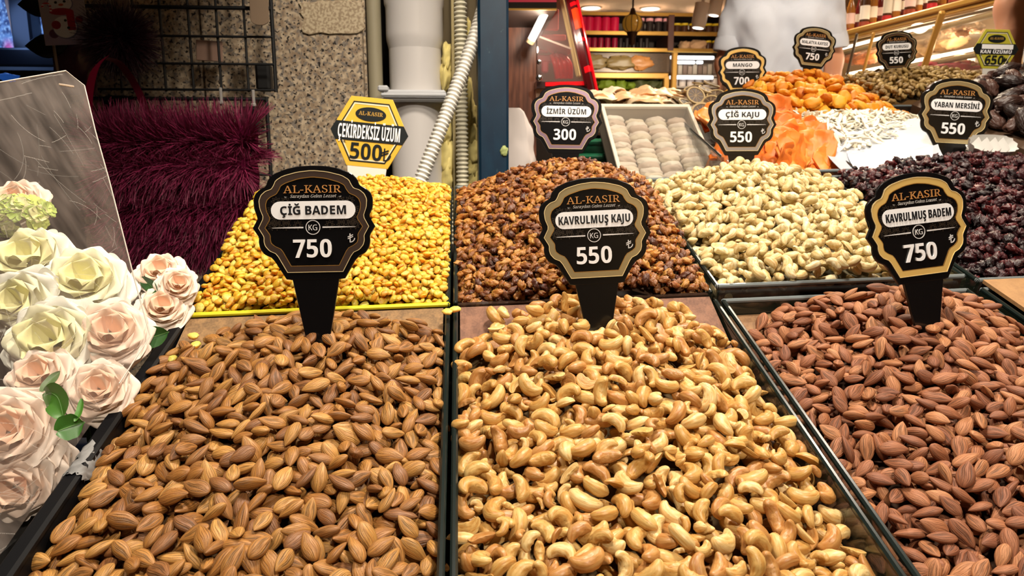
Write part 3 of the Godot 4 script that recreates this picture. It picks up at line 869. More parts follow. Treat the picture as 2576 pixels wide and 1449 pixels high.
func left_cabinet() -> void:
	var z := -2.05
	var o := thing("meat_cabinet", "glass fronted cabinet with a slanted red glowing edge and red goods inside", "display cabinet")
	var redglow := mat("red acrylic", c8(200, 12, 24), 0.2, 0.0, {"emission_enabled": true, "emission": c8(255, 20, 30), "emission_energy_multiplier": 0.55})
	var dim := mat("dark red edge", c8(96, 18, 22), 0.2)
	var e0 := onz(1427, -60, z + 0.03)
	var e1 := onz(1497, 262, z + 0.09)
	part("red_edge", bar(e0, e1, 0.016, 0.02, 0.003), dim, o)
	part("glowing_line", bar(e0 + Vector3(0.0085, 0, 0.004), e1 + Vector3(0.0085, 0, 0.004), 0.0035, 0.016, 0.001), redglow, o)
	for q in [[0.0, 0.1, "wide"], [0.2, 0.24, "wide"], [0.25, 0.42, "amber"], [0.48, 0.52, "wide"], [0.70, 0.76, "wide"]]:
		part("glowing_piece", bar(e0.lerp(e1, q[0]) + Vector3(0, 0, 0.0025), e0.lerp(e1, q[1]) + Vector3(0, 0, 0.0025), 0.0145, 0.018, 0.003), redglow if q[2] == "wide" else mat("amber red", c8(210, 60, 24), 0.2, 0.0, {"emission_enabled": true, "emission": c8(255, 70, 20), "emission_energy_multiplier": 0.6}), o)
	part("edge_strip", bar(onz(1421, -60, z + 0.028), onz(1480, 215, z + 0.075), 0.012, 0.02, 0.003), mat("dark red edge", c8(70, 18, 20), 0.3), o)
	part("glass_front", plate3([onz(1350, -60, z), onz(1428, -60, z), onz(1484, 205, z + 0.06), onz(1352, 205, z + 0.06)], 0.005, Vector3(0, 0, -1)), glass("cabinet glass", c8(255, 225, 220, 0.05)), o)
	part("gold_bar", bar(onz(1405, -40, z - 0.02), onz(1456, 195, z + 0.03), 0.012, 0.012, 0.003), mat("pale gold", c8(226, 196, 130), 0.3, 0.4), o)
	part("back_panel", plate3([onz(1340, -60, z - 0.3), onz(1426, -60, z - 0.3), onz(1486, 230, z - 0.3), onz(1340, 230, z - 0.3)], 0.02, Vector3(0, 0, -1)), mat("cabinet beige", c8(176, 140, 116), 0.5), o)
	part("base", plate3([onz(1349, 222, z + 0.02), onz(1492, 222, z + 0.02), onz(1500, 330, z + 0.02), onz(1349, 330, z + 0.02)], 0.3, Vector3(0, 0, -1)), mat("cabinet base", c8(206, 168, 140), 0.5), o)
	part("sill", plate3([onz(1350, 203, z + 0.05), onz(1486, 203, z + 0.05), onz(1490, 222, z + 0.05), onz(1350, 222, z + 0.05)], 0.32, Vector3(0, 0, -1)), mat("sill dark", c8(72, 50, 52), 0.2), o)
	part("red_stripe", bar(onz(1372, 212, z + 0.053), onz(1484, 209, z + 0.053), 0.006, 0.01), redglow, o)
	var redb := mat("red box", c8(190, 22, 40), 0.4)
	var rope := mat("red rope", c8(220, 6, 14), 0.3)
	for k in 7:
		var a := onz(1388 + 3.5 * k, 140 - 1.5 * k, z - 0.1 - 0.008 * (k % 3))
		var b := onz(1396 + 6 * k, 160, z - 0.085 - 0.01 * (k % 2))
		var c := onz(1402 + 5.5 * k, 196, z - 0.1)
		solo("red_sweet_rope", tubem(curve([a, b, c], 8), 0.0078, 10), rope, "hanging red candy rope in a bundle inside the glass cabinet", "candy rope", Transform3D(), "red candy ropes in the cabinet")
	for q in [[1366, 115, 30, 32, 0.18, "upper red carton in the cabinet, just under the sloping divider"], [1370, 150, 40, 18, 0.15, "wide low red carton in the middle of the cabinet"], [1369, 170, 16, 28, 0.12, "narrow red packet at the bottom of the cabinet by the wood panel"]]:
		var p := onz(q[0], q[1], z - q[4])
		solo("red_carton", boxm(p, Vector3(q[2] * 2.2 / F, q[3] * 2.2 / F, 0.05), 0.004), redb, q[5], "carton")
	for q in [[1385, 50, 40, 50, "red printed sheet at the top of the cabinet"], [1392, 95, 62, 14, "pink strip of packets on the cabinet's upper level"]]:
		var p := onz(q[0], q[1], z - 0.22)
		solo("red_sheet", boxm(p, Vector3(q[2] * 2.2 / F, q[3] * 2.2 / F, 0.02), 0.003), mat("red sheet", c8(226, 96, 84), 0.5), q[4], "packaging")
	part("divider", bar(onz(1350, 104, z - 0.06), onz(1432, 135, z - 0.06), 0.16, 0.005), mat("divider glass", c8(206, 186, 172), 0.15), o)
	for q in [[1356, 156, 0.007], [1356, 196, 0.0095]]:
		var p := onz(q[0], q[1], z + 0.075)
		var kk := []
		for k in 9: kk.append(Vector2(q[2] * sin(PI * k / 8.0), -q[2] * cos(PI * k / 8.0)))
		part("glass_clip", lathem(kk, 14), mat("chrome", c8(200, 210, 220), 0.1, 1.0), o, Transform3D(Basis(), p))
	# light box and slanted lamp above
	var box := thing("light_box", "dark hood with a glowing white and pink strip at the shop corner", "sign box")
	part("hood", plate3([onz(1276, 26, z + 0.12), onz(1400, 26, z + 0.12), onz(1350, 112, z - 0.3), onz(1276, 140, z - 0.3)], 0.02, Vector3(0, 1, 0)), mat("hood dark", c8(46, 32, 26), 0.5), box)
	part("pink_face", plate3([onz(1276, -80, z + 0.1), onz(1400, -80, z + 0.1), onz(1400, 8, z + 0.1), onz(1276, 8, z + 0.1)], 0.02, Vector3(0, 0, -1)), mat("pink face", c8(226, 80, 96), 0.4, 0.0, {"emission_enabled": true, "emission": c8(240, 60, 80), "emission_energy_multiplier": 0.25}), box)
	part("white_strip", bar(onz(1277, 12, z + 0.11), onz(1399, 12, z + 0.11), 0.01, 0.0075), glow("white strip", Color(1, 0.97, 0.9), 1.6), box)
	part("red_strip", bar(onz(1277, 18, z + 0.11), onz(1399, 18, z + 0.11), 0.01, 0.006), mat("red strip", c8(196, 40, 44), 0.4), box)
	part("gold_edge", bar(onz(1276, 24, z + 0.12), onz(1400, 24, z + 0.12), 0.012, 0.004), mat("gold trim", c8(204, 160, 80), 0.3, 0.75), box)
	var a := onz(1372, 30, z + 0.08)
	var b := onz(1337, 100, z + 0.05)
	var tube := thing("tube_lamp", "slanted white light tube under the dark hood", "lamp")
	var sleeve := (b - a).normalized()
	part("tube", tubem([a, b], 0.0105, 14), glow("tube lamp", Color(1, 0.98, 0.95), 1.6), tube)
	part("cap", tubem([b, b + sleeve * 0.01], 0.0115, 14), mat("tube cap", c8(220, 190, 150), 0.4), tube)
	var l := OmniLight3D.new()
	l.name = "tube_light"
	l.light_energy = 0.025
	l.light_color = Color(1, 0.93, 0.84)
	l.omni_range = 8
	l.omni_attenuation = 2
	l.light_size = 0.012
	l.shadow_enabled = true
	l.position = (a + b) * 0.5 + Vector3(0.0, -0.01, 0.05)
	tube.add_child(l)
	var wn := noise(71, 1.0, 3)
	var wood := mat("panel wood", Color(1, 1, 1), 0.35, 0.0, {"uv1_triplanar": true, "uv1_scale": Vector3(2.5, 2.5, 2.5), "albedo_texture": tex(paint(256, 256, func(x: float, y: float) -> Color: return c8(132, 82, 60).lerp(c8(92, 52, 38), clampf(wn.get_noise_2d(x * 34, y * 3.0) + 0.45, 0, 1))))})
	structure("wall_panel", plate3([onz(1270, -60, z - 0.02), onz(1349, -60, z - 0.02), onz(1349, 700, z - 0.02), onz(1270, 700, z - 0.02)], 0.04, Vector3(0, 0, -1)), wood, "brown wood panel beside the blue post, lit by the slanted tube")
	# white cloth bundle in front of the panel
	var cn := noise(81, 1.0, 2)
	var cm := Mb.new()
	cm.grid(24, 30, func(s: float, t: float) -> Vector3:
		var w := 0.075 * (0.35 + 0.65 * sqrt(clampf(t * 1.2, 0, 1)))
		var ph := s * TAU
		var fold := 1.0 + 0.22 * cn.get_noise_2d(s * 10 if s < 1 else 0.0, t * 2.5) + 0.1 * sin(ph * 6 + t * 3)
		return onz(1283, 272, -1.85) + Vector3(cos(ph) * w * fold, -0.26 * t, -sin(ph) * 0.05 * fold * (0.3 + 0.7 * t)), true)
	solo("white_cloth", cm.done(), mat("cloth white", c8(214, 204, 200), 0.85), "crumpled white cloth hanging beside the blue post", "cloth")
	for k in 2:
		var p := onz(1512, 410 - 36 * k, -1.55)
		var tb := thing("green_tub", ["lower green plastic tub left of the fig box", "upper green plastic tub stacked left of the fig box"][k], "tub", p)
		part("body", lathem([Vector2(0, -0.02), Vector2(0.05, -0.02), Vector2(0.056, 0.008), Vector2(0.06, 0.01), Vector2(0.06, 0.014)], 24), mat("tub green", c8(28, 84, 58), 0.35), tb)
		part("lid", lathem([Vector2(0.06, 0.014), Vector2(0.056, 0.02), Vector2(0, 0.02)], 24), mat("tub lid green", c8(34, 96, 66), 0.35), tb)

func right_counter(gold: Material) -> void:
	var p0 := at(2460, 187, 2.6)
	var d := Vector3(-sin(deg_to_rad(5.6)), 0, -cos(deg_to_rad(5.6)))
	var side := Vector3(cos(deg_to_rad(5.6)), 0, -sin(deg_to_rad(5.6)))    # into the counter
	var on := func(px: float, py: float, off: float) -> Vector3:
		var r := ray(px, py)
		return EYE + r * ((p0 + side * off - EYE).dot(side) / r.dot(side))
	var o := thing("glass_counter", "long glass counter with gold rails and glowing strips along the right side", "counter")
	var led := glow("led strip", Color(1.0, 0.95, 0.84), 3.0)
	var rail := func(x0: float, y0: float, x1: float, y1: float, off: float, w: float, m: Material, called: String) -> void:
		part(called, bar(on.call(x0, y0, off), on.call(x1, y1, off), w, w, w * 0.2), m, o)
	rail.call(2095, 92, 2640, -48, -0.02, 0.022, gold, "gold_rail")
	rail.call(2095, 103, 2640, -30, -0.01, 0.018, gold, "gold_rail")
	rail.call(2110, 112, 2640, -10, 0.01, 0.012, mat("rail shade", c8(140, 112, 60), 0.4, 0.4), "gold_rail")  # darker copy of the gold, shade on the lowest rail put into colour
	for q in [[2118, 122, 2600, -6, 0.06], [2130, 187, 2640, 86, 0.06], [2150, 231, 2640, 161, 0.02]]:
		rail.call(q[0], q[1], q[2], q[3], q[4], 0.0125, led, "light_strip")
		rail.call(q[0], q[1] + 14, q[2], q[3] + 16, q[4] + 0.03, 0.02, mat("rail brass dull", c8(120, 98, 58), 0.35, 0.4), "shelf_edge")
	part("gold_post", bar(on.call(2372, 28, -0.06), on.call(2306, 225, 0.0), 0.022, 0.022, 0.005), gold, o)
	part("gold_post", bar(on.call(2198, 82, -0.05), on.call(2160, 225, 0.0), 0.012, 0.012, 0.003), gold, o)
	part("dark_post", bar(on.call(2156, 84, -0.05), on.call(2131, 190, 0.0), 0.011, 0.011, 0.002), mat("post dark", c8(66, 50, 30), 0.4), o)
	part("back_panel", plate3([on.call(2080, 60, 0.42), on.call(2700, -130, 0.42), on.call(2700, 330, 0.42), on.call(2080, 330, 0.42)], 0.02, side), mat("counter back", c8(122, 94, 62), 0.35), o)
	part("base", plate3([on.call(2080, 238, 0.0), on.call(2700, 170, 0.0), on.call(2700, 420, 0.0), on.call(2080, 420, 0.0)], 0.4, side), mat("counter base", c8(150, 118, 76), 0.4), o)
	for q in [[2118, 128, 2700, -4, 0.4], [2130, 176, 2700, 96, 0.4]]:
		part("glass_shelf", plate3([on.call(q[0], q[1] + 14, 0.05), on.call(q[2], q[3] - 8, 0.05), on.call(q[2], q[3] - 8, 0.05) + side * 0.33, on.call(q[0], q[1] + 14, 0.05) + side * 0.33], 0.006, Vector3.DOWN), mat("shelf glass", c8(240, 236, 220, 0.06), 0.05, 0.0, {"transparency": BaseMaterial3D.TRANSPARENCY_ALPHA, "metallic_specular": 0.15}), o)
	part("glass_front", plate3([on.call(2110, 116, -0.03), on.call(2640, -20, -0.03), on.call(2640, 160, 0.0), on.call(2140, 228, 0.0)], 0.004, side), mat("counter glass", c8(255, 244, 224, 0.03), 0.05, 0.0, {"transparency": BaseMaterial3D.TRANSPARENCY_ALPHA, "cull_mode": BaseMaterial3D.CULL_DISABLED, "metallic_specular": 0.15}), o)
	# goods on its shelves
	var mk := func(px: float, py: float, off: float, s: Vector3, c: Color, called: String, label: String, cat: String, grp: String = "") -> void:
		solo(called, foam(on.call(px, py, off), s, int(px * 3 + py)), mat("goods %s" % c.to_html(), c, 0.6), label, cat, Transform3D(), grp)
	for k in 26:
		var x := 2372.0 + rng.randf() * 108
		var y := 90 - (x - 2372) * 0.06 - rng.randf() * 42 * (1.0 - absf(x - 2420) / 90.0)
		mk.call(x, y, 0.1 + rng.randf() * 0.12, Vector3(0.016, 0.012, 0.016), [c8(214, 166, 118), c8(196, 140, 92), c8(226, 186, 142)][k % 3], "pastry_roll", "small tan rolled sweet heaped on the counter's upper level", "sweet", "rolled sweets in the glass counter")
	for q in [[2412, 172, "wide dark red jelly slab on the counter's lower level"], [2362, 170, "dark red jelly slab by the gold post"]]:
		mk.call(q[0], q[1], 0.12, Vector3(0.075, 0.024, 0.05), c8(140, 22, 40), "jelly_slab", q[2], "sweet")
	for q in [[2345, 150, 0.03, "white carton behind the gold post"], [2425, 153, 0.045, "white carton behind the red jelly slabs"]]:
		var p: Vector3 = on.call(q[0], q[1], 0.25)
		solo("white_carton", boxm(p, Vector3(q[2] * 1.4, 0.05, 0.06), 0.005), mat("carton white", c8(236, 226, 210), 0.6), q[3], "carton")
	for k in 9:
		mk.call(2142 + 8 * k, 146 - 1.0 * k + 8 * (k % 2), 0.12 + 0.03 * (k % 3), Vector3(0.03, 0.02, 0.03), [c8(220, 130, 66), c8(236, 176, 140), c8(196, 120, 70)][k % 3], "dessert_piece", "orange and pink sweet piece behind the dark post of the counter", "sweet", "orange sweets in the glass counter")
	for k in 12:
		mk.call(2150 + 25 * k, 205 - 3.6 * k + 6 * (k % 2), 0.14, Vector3(0.05, 0.026, 0.04), [c8(190, 140, 84), c8(206, 170, 124), c8(160, 116, 74)][k % 3], "nougat_block", "tan sweet block on the counter's lowest level", "sweet", "tan sweet blocks in the glass counter")
	for k in 6:
		mk.call(2230 + 34 * k, 140 - 8 * k, 0.25, Vector3(0.06, 0.03, 0.04), [c8(176, 140, 96), c8(190, 158, 112)][k % 2], "biscuit_heap", "pale tan biscuit heap on the counter's middle level", "biscuits", "biscuit heaps in the glass counter")
	for q in [[2420, 60, 0.2], [2260, 140, 0.2], [2420, 150, 0.2], [2300, 225, 0.12]]:      # the light the glowing strips give off
		var l := OmniLight3D.new()
		l.name = "strip_light"
		l.light_color = Color(1.0, 0.93, 0.8)
		l.light_energy = 0.06
		l.omni_range = 6
		l.omni_attenuation = 2
		l.light_size = 0.03
		l.shadow_enabled = true
		l.position = on.call(q[0], q[1], q[2])
		o.add_child(l)
	# oval lamp inside
	var lp: Vector3 = on.call(2318, 72, 0.08)
	var la := thing("oval_lamp", "white oval lamp on a gold arm inside the glass counter", "lamp", lp, Basis(Vector3.BACK, -0.28))
	var pr := []
	for k in 11: pr.append(Vector2(0.042 * sin(PI * k / 10.0), -0.0185 * cos(PI * k / 10.0)))
	part("shade", lathem(pr, 22), glow("oval lamp", Color(1.0, 0.96, 0.88), 1.8), la)
	part("arm", tubem([Vector3(-0.02, 0.015, 0), Vector3(-0.062, 0.045, 0)], 0.006, 8), gold, la)
	# bottles on top
	var bcol := [c8(226, 214, 190), c8(190, 40, 44), c8(110, 62, 34), c8(206, 190, 160), c8(196, 60, 80), c8(128, 76, 36)]
	for k in 17:
		var px := 2116.0 + 19 * k + (k % 3) * 2
		var p: Vector3 = on.call(px, 92 - (px - 2095) * 0.257 - 6, 0.05 + 0.05 * (k % 3))
		p.y = (on.call(px, 92 - (px - 2095) * 0.257, 0.0) as Vector3).y + 0.012
		var b := thing("bottle", "%s bottle from the seller in the row with pale labels on the glass counter" % ["first", "second", "third", "fourth", "fifth", "sixth", "seventh", "eighth", "ninth", "tenth", "eleventh", "twelfth", "thirteenth", "fourteenth", "fifteenth", "sixteenth", "seventeenth"][k], "bottle", p, Basis(), "bottles on the glass counter")
		var r := 0.0175 + 0.003 * (k % 2)
		part("body", lathem([Vector2(0, 0), Vector2(r, 0), Vector2(r, 0.12), Vector2(r * 0.45, 0.16), Vector2(r * 0.4, 0.2), Vector2(0, 0.2)], 14), mat("bottle %d" % (k % 3), [c8(74, 44, 24), c8(150, 96, 40), c8(96, 28, 26)][k % 3], 0.15), b)
		part("label", lathem([Vector2(r * 1.02, 0.04 + 0.012 * (k % 3)), Vector2(r * 1.02, 0.1)], 14), mat("label %d" % (k % 4), [c8(232, 222, 204), c8(226, 196, 190), c8(214, 206, 190), c8(240, 232, 220)][k % 4], 0.6), b)
		part("band", lathem([Vector2(r * 1.03, 0.012), Vector2(r * 1.03, 0.03)], 14), mat("label band %d" % (k % 2), [c8(190, 34, 40), c8(150, 60, 30)][k % 2], 0.5), b)
		part("cap", lathem([Vector2(r * 0.5, 0.19), Vector2(r * 0.5, 0.215), Vector2(0, 0.215)], 12), mat("bottle cap %d" % (k % 3), [c8(30, 80, 50), c8(30, 26, 24), c8(180, 150, 60)][k % 3], 0.3), b)

# ---------- people ----------
func nets(bones: Array, cell: float, k: float, zsq: float = 1.0) -> ArrayMesh:   # surface nets over tapered bones [a, b, ra, rb]
	var lo := Vector3.ONE * 1e9
	var hi := -lo
	for q in bones:
		for e in [[q[0], q[2]], [q[1], q[3]]]:
			lo = lo.min(e[0] - Vector3.ONE * (e[1] + cell * 2 + k))
			hi = hi.max(e[0] + Vector3.ONE * (e[1] + cell * 2 + k))
	var d := Vector3i(((hi - lo) / cell).ceil()) + Vector3i.ONE
	var f := PackedFloat32Array()
	f.resize(d.x * d.y * d.z)
	f.fill(9.0)
	for q in bones:
		var a: Vector3 = q[0]
		var ab: Vector3 = q[1] - a
		var ra: float = q[2]
		var dr: float = q[3] - ra
		var l2 := maxf(ab.length_squared(), 1e-9)
		var grow: float = maxf(ra, q[3]) + cell * 2 + k
		var b0 := Vector3i(((a.min(q[1]) - Vector3.ONE * grow - lo) / cell).floor()).clamp(Vector3i.ZERO, d - Vector3i.ONE)
		var b1 := Vector3i(((a.max(q[1]) + Vector3.ONE * grow - lo) / cell).ceil()).clamp(Vector3i.ZERO, d - Vector3i.ONE)
		for z in range(b0.z, b1.z + 1):
			for y in range(b0.y, b1.y + 1):
				for x in range(b0.x, b1.x + 1):
					var p := lo + Vector3(x, y, z) * cell - a
					var t := clampf(p.dot(ab) / l2, 0, 1)
					var s := (p - ab * t).length() - ra - dr * t
					var n := (z * d.y + y) * d.x + x
					var o := f[n]
					var h := maxf(k - absf(o - s), 0.0) / k
					f[n] = minf(o, s) - h * h * k * 0.25
	var m := Mb.new()
	var idx := {}
	var off := [0, 1, d.x, d.x + 1, d.x * d.y, d.x * d.y + 1, d.x * d.y + d.x, d.x * d.y + d.x + 1]
	var edges := [[0, 1], [2, 3], [4, 5], [6, 7], [0, 2], [1, 3], [4, 6], [5, 7], [0, 4], [1, 5], [2, 6], [3, 7]]
	var cor := [Vector3(0, 0, 0), Vector3(1, 0, 0), Vector3(0, 1, 0), Vector3(1, 1, 0), Vector3(0, 0, 1), Vector3(1, 0, 1), Vector3(0, 1, 1), Vector3(1, 1, 1)]
	for z in d.z - 1:
		for y in d.y - 1:
			for x in d.x - 1:
				var n := (z * d.y + y) * d.x + x
				var neg := 0
				for c in 8:
					if f[n + off[c]] < 0: neg += 1
				if neg == 0 or neg == 8: continue
				var s := Vector3.ZERO
				var cnt := 0
				for e in edges:
					var fa := f[n + off[e[0]]]
					var fb := f[n + off[e[1]]]
					if (fa < 0) != (fb < 0):
						s += cor[e[0]].lerp(cor[e[1]], fa / (fa - fb))
						cnt += 1
				idx[n] = m.v.size()
				m.v.append(lo + (Vector3(x, y, z) + s / cnt) * cell)
				m.n.append(Vector3.ZERO)
				m.t.append(Vector2.ZERO)
	var ax := [1, d.x, d.x * d.y]
	for n in idx:
		for e in 3:
			var fa := f[n]
			var fb := f[n + ax[e]]
			if (fa < 0) == (fb < 0): continue
			var u: int = ax[(e + 1) % 3]
			var w: int = ax[(e + 2) % 3]
			if not (idx.has(n - u) and idx.has(n - w) and idx.has(n - u - w)): continue
			var q := [idx[n - u - w], idx[n - w], idx[n], idx[n - u]]
			if fa >= 0: q.reverse()
			for tr in [[q[0], q[1], q[2]], [q[0], q[2], q[3]]]:
				var nn := (m.v[tr[1]] - m.v[tr[0]]).cross(m.v[tr[2]] - m.v[tr[0]])
				m.i.append_array(PackedInt32Array([tr[0], tr[2], tr[1]]))
				for p in tr: m.n[p] += nn
	for p in m.n.size(): m.n[p] = m.n[p].normalized()
	return m.done()

func seller(where: Vector3, turn: float, label: String, shirt_c: Color, arms: Array) -> void:
	var o := thing("person", label, "person", where, Basis(Vector3.UP, turn))
	var skin := mat("skin", c8(196, 140, 112), 0.5, 0.0, {"subsurf_scatter_enabled": true, "subsurf_scatter_strength": 0.1})
	var J := func(x: float, y: float, z: float) -> Vector3: return Vector3(x, y, z)
	var b := []                                   # facing +z
	for s in [-1.0, 1.0]:
		var h: Vector3 = J.call(0.09 * s, 0.92, 0)
		b.append([h, J.call(0.1 * s, 0.5, 0.015), 0.085, 0.058])
		b.append([J.call(0.1 * s, 0.5, 0.015), J.call(0.1 * s, 0.09, -0.01), 0.055, 0.038])
		b.append([J.call(0.1 * s, 0.05, -0.03), J.call(0.115 * s, 0.035, 0.15), 0.04, 0.032])
		b.append([J.call(0.06 * s, 0.95, 0), J.call(0.08 * s, 1.28, 0.0), 0.085, 0.09])
		b.append([J.call(0.02 * s, 1.42, -0.01), J.call(0.165 * s, 1.40, -0.01), 0.05, 0.05])
	b.append([J.call(0, 1.42, -0.01), J.call(0, 1.55, 0.01), 0.056, 0.052])
	b.append([J.call(0, 1.6, 0.015), J.call(0, 1.68, 0.0), 0.072, 0.086])
	b.append([J.call(0, 1.565, 0.05), J.call(0, 1.62, 0.055), 0.04, 0.055])
	b.append([J.call(0, 1.615, 0.1), J.call(0, 1.635, 0.095), 0.014, 0.01])     # nose
	for s in [-1.0, 1.0]: b.append([J.call(0.084 * s, 1.62, 0.0), J.call(0.088 * s, 1.65, -0.005), 0.014, 0.018])
	var sl := []
	for a in arms:                                # shoulder, elbow, wrist, palm end
		b.append([a[0], a[1], 0.052, 0.043])
		b.append([a[1], a[2], 0.044, 0.029])
		sl.append([a[0], a[0].lerp(a[1], 0.6), 0.07, 0.07])
	part("body", nets(b, 0.013, 0.035), skin, o)
	var sh := []
	for s in [-1.0, 1.0]:
		sh.append([J.call(0.06 * s, 0.86, 0), J.call(0.085 * s, 1.28, 0.0), 0.115, 0.12])
		sh.append([J.call(0.03 * s, 1.40, -0.01), J.call(0.165 * s, 1.40, -0.01), 0.08, 0.074])
	var cloth := mat("shirt %s" % shirt_c.to_html(), shirt_c, 0.85, 0.0, {"rim_enabled": true, "rim": 0.2})
	var shirt := nets(sh + sl, 0.013, 0.03)
	var arr := shirt.surface_get_arrays(0)
	var fold := noise(int(absf(where.x) * 100), 1.0, 2)
	for k in arr[Mesh.ARRAY_VERTEX].size():       # hanging folds in the cloth
		var p: Vector3 = arr[Mesh.ARRAY_VERTEX][k]
		arr[Mesh.ARRAY_VERTEX][k] = p + arr[Mesh.ARRAY_NORMAL][k] * (0.011 * fold.get_noise_3d(p.x * 9 + p.y * 4, p.y * 2.2, p.z * 7) - 0.006 * absf(fold.get_noise_3d(p.x * 14 - p.y * 9, p.y * 5 + 9, p.z * 8)))
	var st := SurfaceTool.new()
	st.create_from_arrays(arr)
	st.generate_normals()
	part("shirt", st.commit(), cloth, o)
	for a in arms:
		var e: Vector3 = a[0].lerp(a[1], 0.6)
		var dv: Vector3 = (a[1] - a[0]).normalized()
		var cuff := Mb.new()
		cuff.tube([e - dv * 0.005, e + dv * 0.022, e + dv * 0.056, e + dv * 0.062], func(t: float) -> float: return 0.0735 if t > 0.1 and t < 0.9 else 0.069, 22, false)
		part("sleeve_cuff", cuff.done(), cloth, o)
	var col := Mb.new()
	col.tube([J.call(0, 1.455, -0.01), J.call(0, 1.49, -0.005), J.call(0, 1.5, -0.003)], func(t: float) -> float: return 0.083 - 0.008 * t, 24, false)
	part("collar", col.done(), cloth, o)
	var tr := []
	for s in [-1.0, 1.0]:
		tr.append([J.call(0.085 * s, 0.93, 0), J.call(0.1 * s, 0.5, 0.015), 0.11, 0.085])
		tr.append([J.call(0.1 * s, 0.5, 0.015), J.call(0.1 * s, 0.1, -0.01), 0.084, 0.072])
	part("trousers", nets(tr, 0.016, 0.05), mat("trousers", c8(40, 44, 58), 0.85), o)
	var hair := nets([[J.call(0, 1.70, -0.015), J.call(0, 1.69, -0.03), 0.092, 0.09], [J.call(0, 1.62, -0.05), J.call(0, 1.66, -0.04), 0.06, 0.075]], 0.008, 0.02)
	part("hair", hair, mat("hair dark", c8(32, 24, 20), 0.5), o)
	for s in [-1.0, 1.0]:
		var ey := []
		for k in 7: ey.append(Vector2(0.0105 * sin(PI * k / 6.0), -0.0105 * cos(PI * k / 6.0)))
		part("eye", lathem(ey, 12), mat("eye", c8(50, 36, 30), 0.2), o, Transform3D(Basis(), J.call(0.03 * s, 1.652, 0.086)))
	part("mouth", boxm(J.call(0, 1.587, 0.1), Vector3(0.042, 0.007, 0.01), 0.003), mat("lips", c8(160, 90, 80), 0.5), o)
	for a in arms:                                # hands on a fine grid of their own
		var w: Vector3 = a[2]
		var fwd: Vector3 = (a[3] - w).normalized()
		var lat: Vector3 = fwd.cross(Vector3(0.2, 0.1, 1)).normalized()
		var nrm := lat.cross(fwd).normalized()
		var h := [[w - fwd * 0.03, w + fwd * 0.02, 0.027, 0.026]]
		for k in 4:
			var base := w + fwd * 0.085 + lat * (k - 1.5) * 0.0195
			h.append([w + fwd * 0.02 + lat * (k - 1.5) * 0.011, base, 0.016, 0.0125])
			var ln: float = [0.072, 0.08, 0.075, 0.06][k]
			var m1 := base + (fwd * 0.95 + nrm * 0.25).normalized() * ln * 0.5
			h.append([base, m1, 0.0095, 0.0088])
			h.append([m1, m1 + (fwd * 0.75 + nrm * 0.65).normalized() * ln * 0.5, 0.0088, 0.0075])
		var th := w + fwd * 0.03 - lat * 0.024
		h.append([th, th - lat * 0.025 + fwd * 0.035 + nrm * 0.008, 0.014, 0.0105])
		h.append([th - lat * 0.025 + fwd * 0.035 + nrm * 0.008, th - lat * 0.028 + fwd * 0.064 + nrm * 0.018, 0.0105, 0.0085])
		part("hand", nets(h, 0.004, 0.008), skin, o)

func sellers() -> void:
	var p := at(1952, 300, 3.3)
	var V3 := func(x: float, y: float, z: float) -> Vector3: return Vector3(x, y, z)
	seller(Vector3(p.x, 0.5, p.z), -0.30, "seller in a pale blue grey polo shirt standing behind the apricots, arms hanging", c8(198, 208, 230), [[V3.call(-0.185, 1.39, -0.01), V3.call(-0.235, 1.12, -0.02), V3.call(-0.225, 0.88, 0.06), V3.call(-0.22, 0.79, 0.09)], [V3.call(0.185, 1.39, -0.01), V3.call(0.225, 1.12, -0.02), V3.call(0.235, 0.88, 0.03), V3.call(0.23, 0.79, 0.05)]])
	p = at(2742, 300, 2.12)
	seller(Vector3(p.x, 0.5, p.z), -0.35, "second seller at the right edge with a bare forearm lowered beside the dates", c8(206, 208, 216), [[V3.call(-0.185, 1.39, -0.01), V3.call(-0.24, 1.13, 0.02), V3.call(-0.26, 0.9, 0.1), V3.call(-0.26, 0.81, 0.13)], [V3.call(0.185, 1.39, -0.01), V3.call(0.225, 1.12, -0.02), V3.call(0.23, 0.88, 0.06), V3.call(0.23, 0.79, 0.09)]])

# ---------- the stall: trays, boards ----------
func slab(u0: float, u1: float, v0: float, v1: float, h0: float, h1: float, ha: float = 0.0, hb: float = 0.0) -> ArrayMesh:   # a block on the display; ha, hb lift its front and back edge
	var m := Mb.new()
	m.hexa([T(u0, v0, h0 + ha), T(u1, v0, h0 + ha), T(u1, v1, h0 + hb), T(u0, v1, h0 + hb), T(u0, v0, h1 + ha), T(u1, v0, h1 + ha), T(u1, v1, h1 + hb), T(u0, v1, h1 + hb)])
	return m.done()
func rim(a: Vector3, b: Vector3, w: float, h: float) -> ArrayMesh:
	return bar(a, b, w, h, minf(w, h) * 0.3, N)

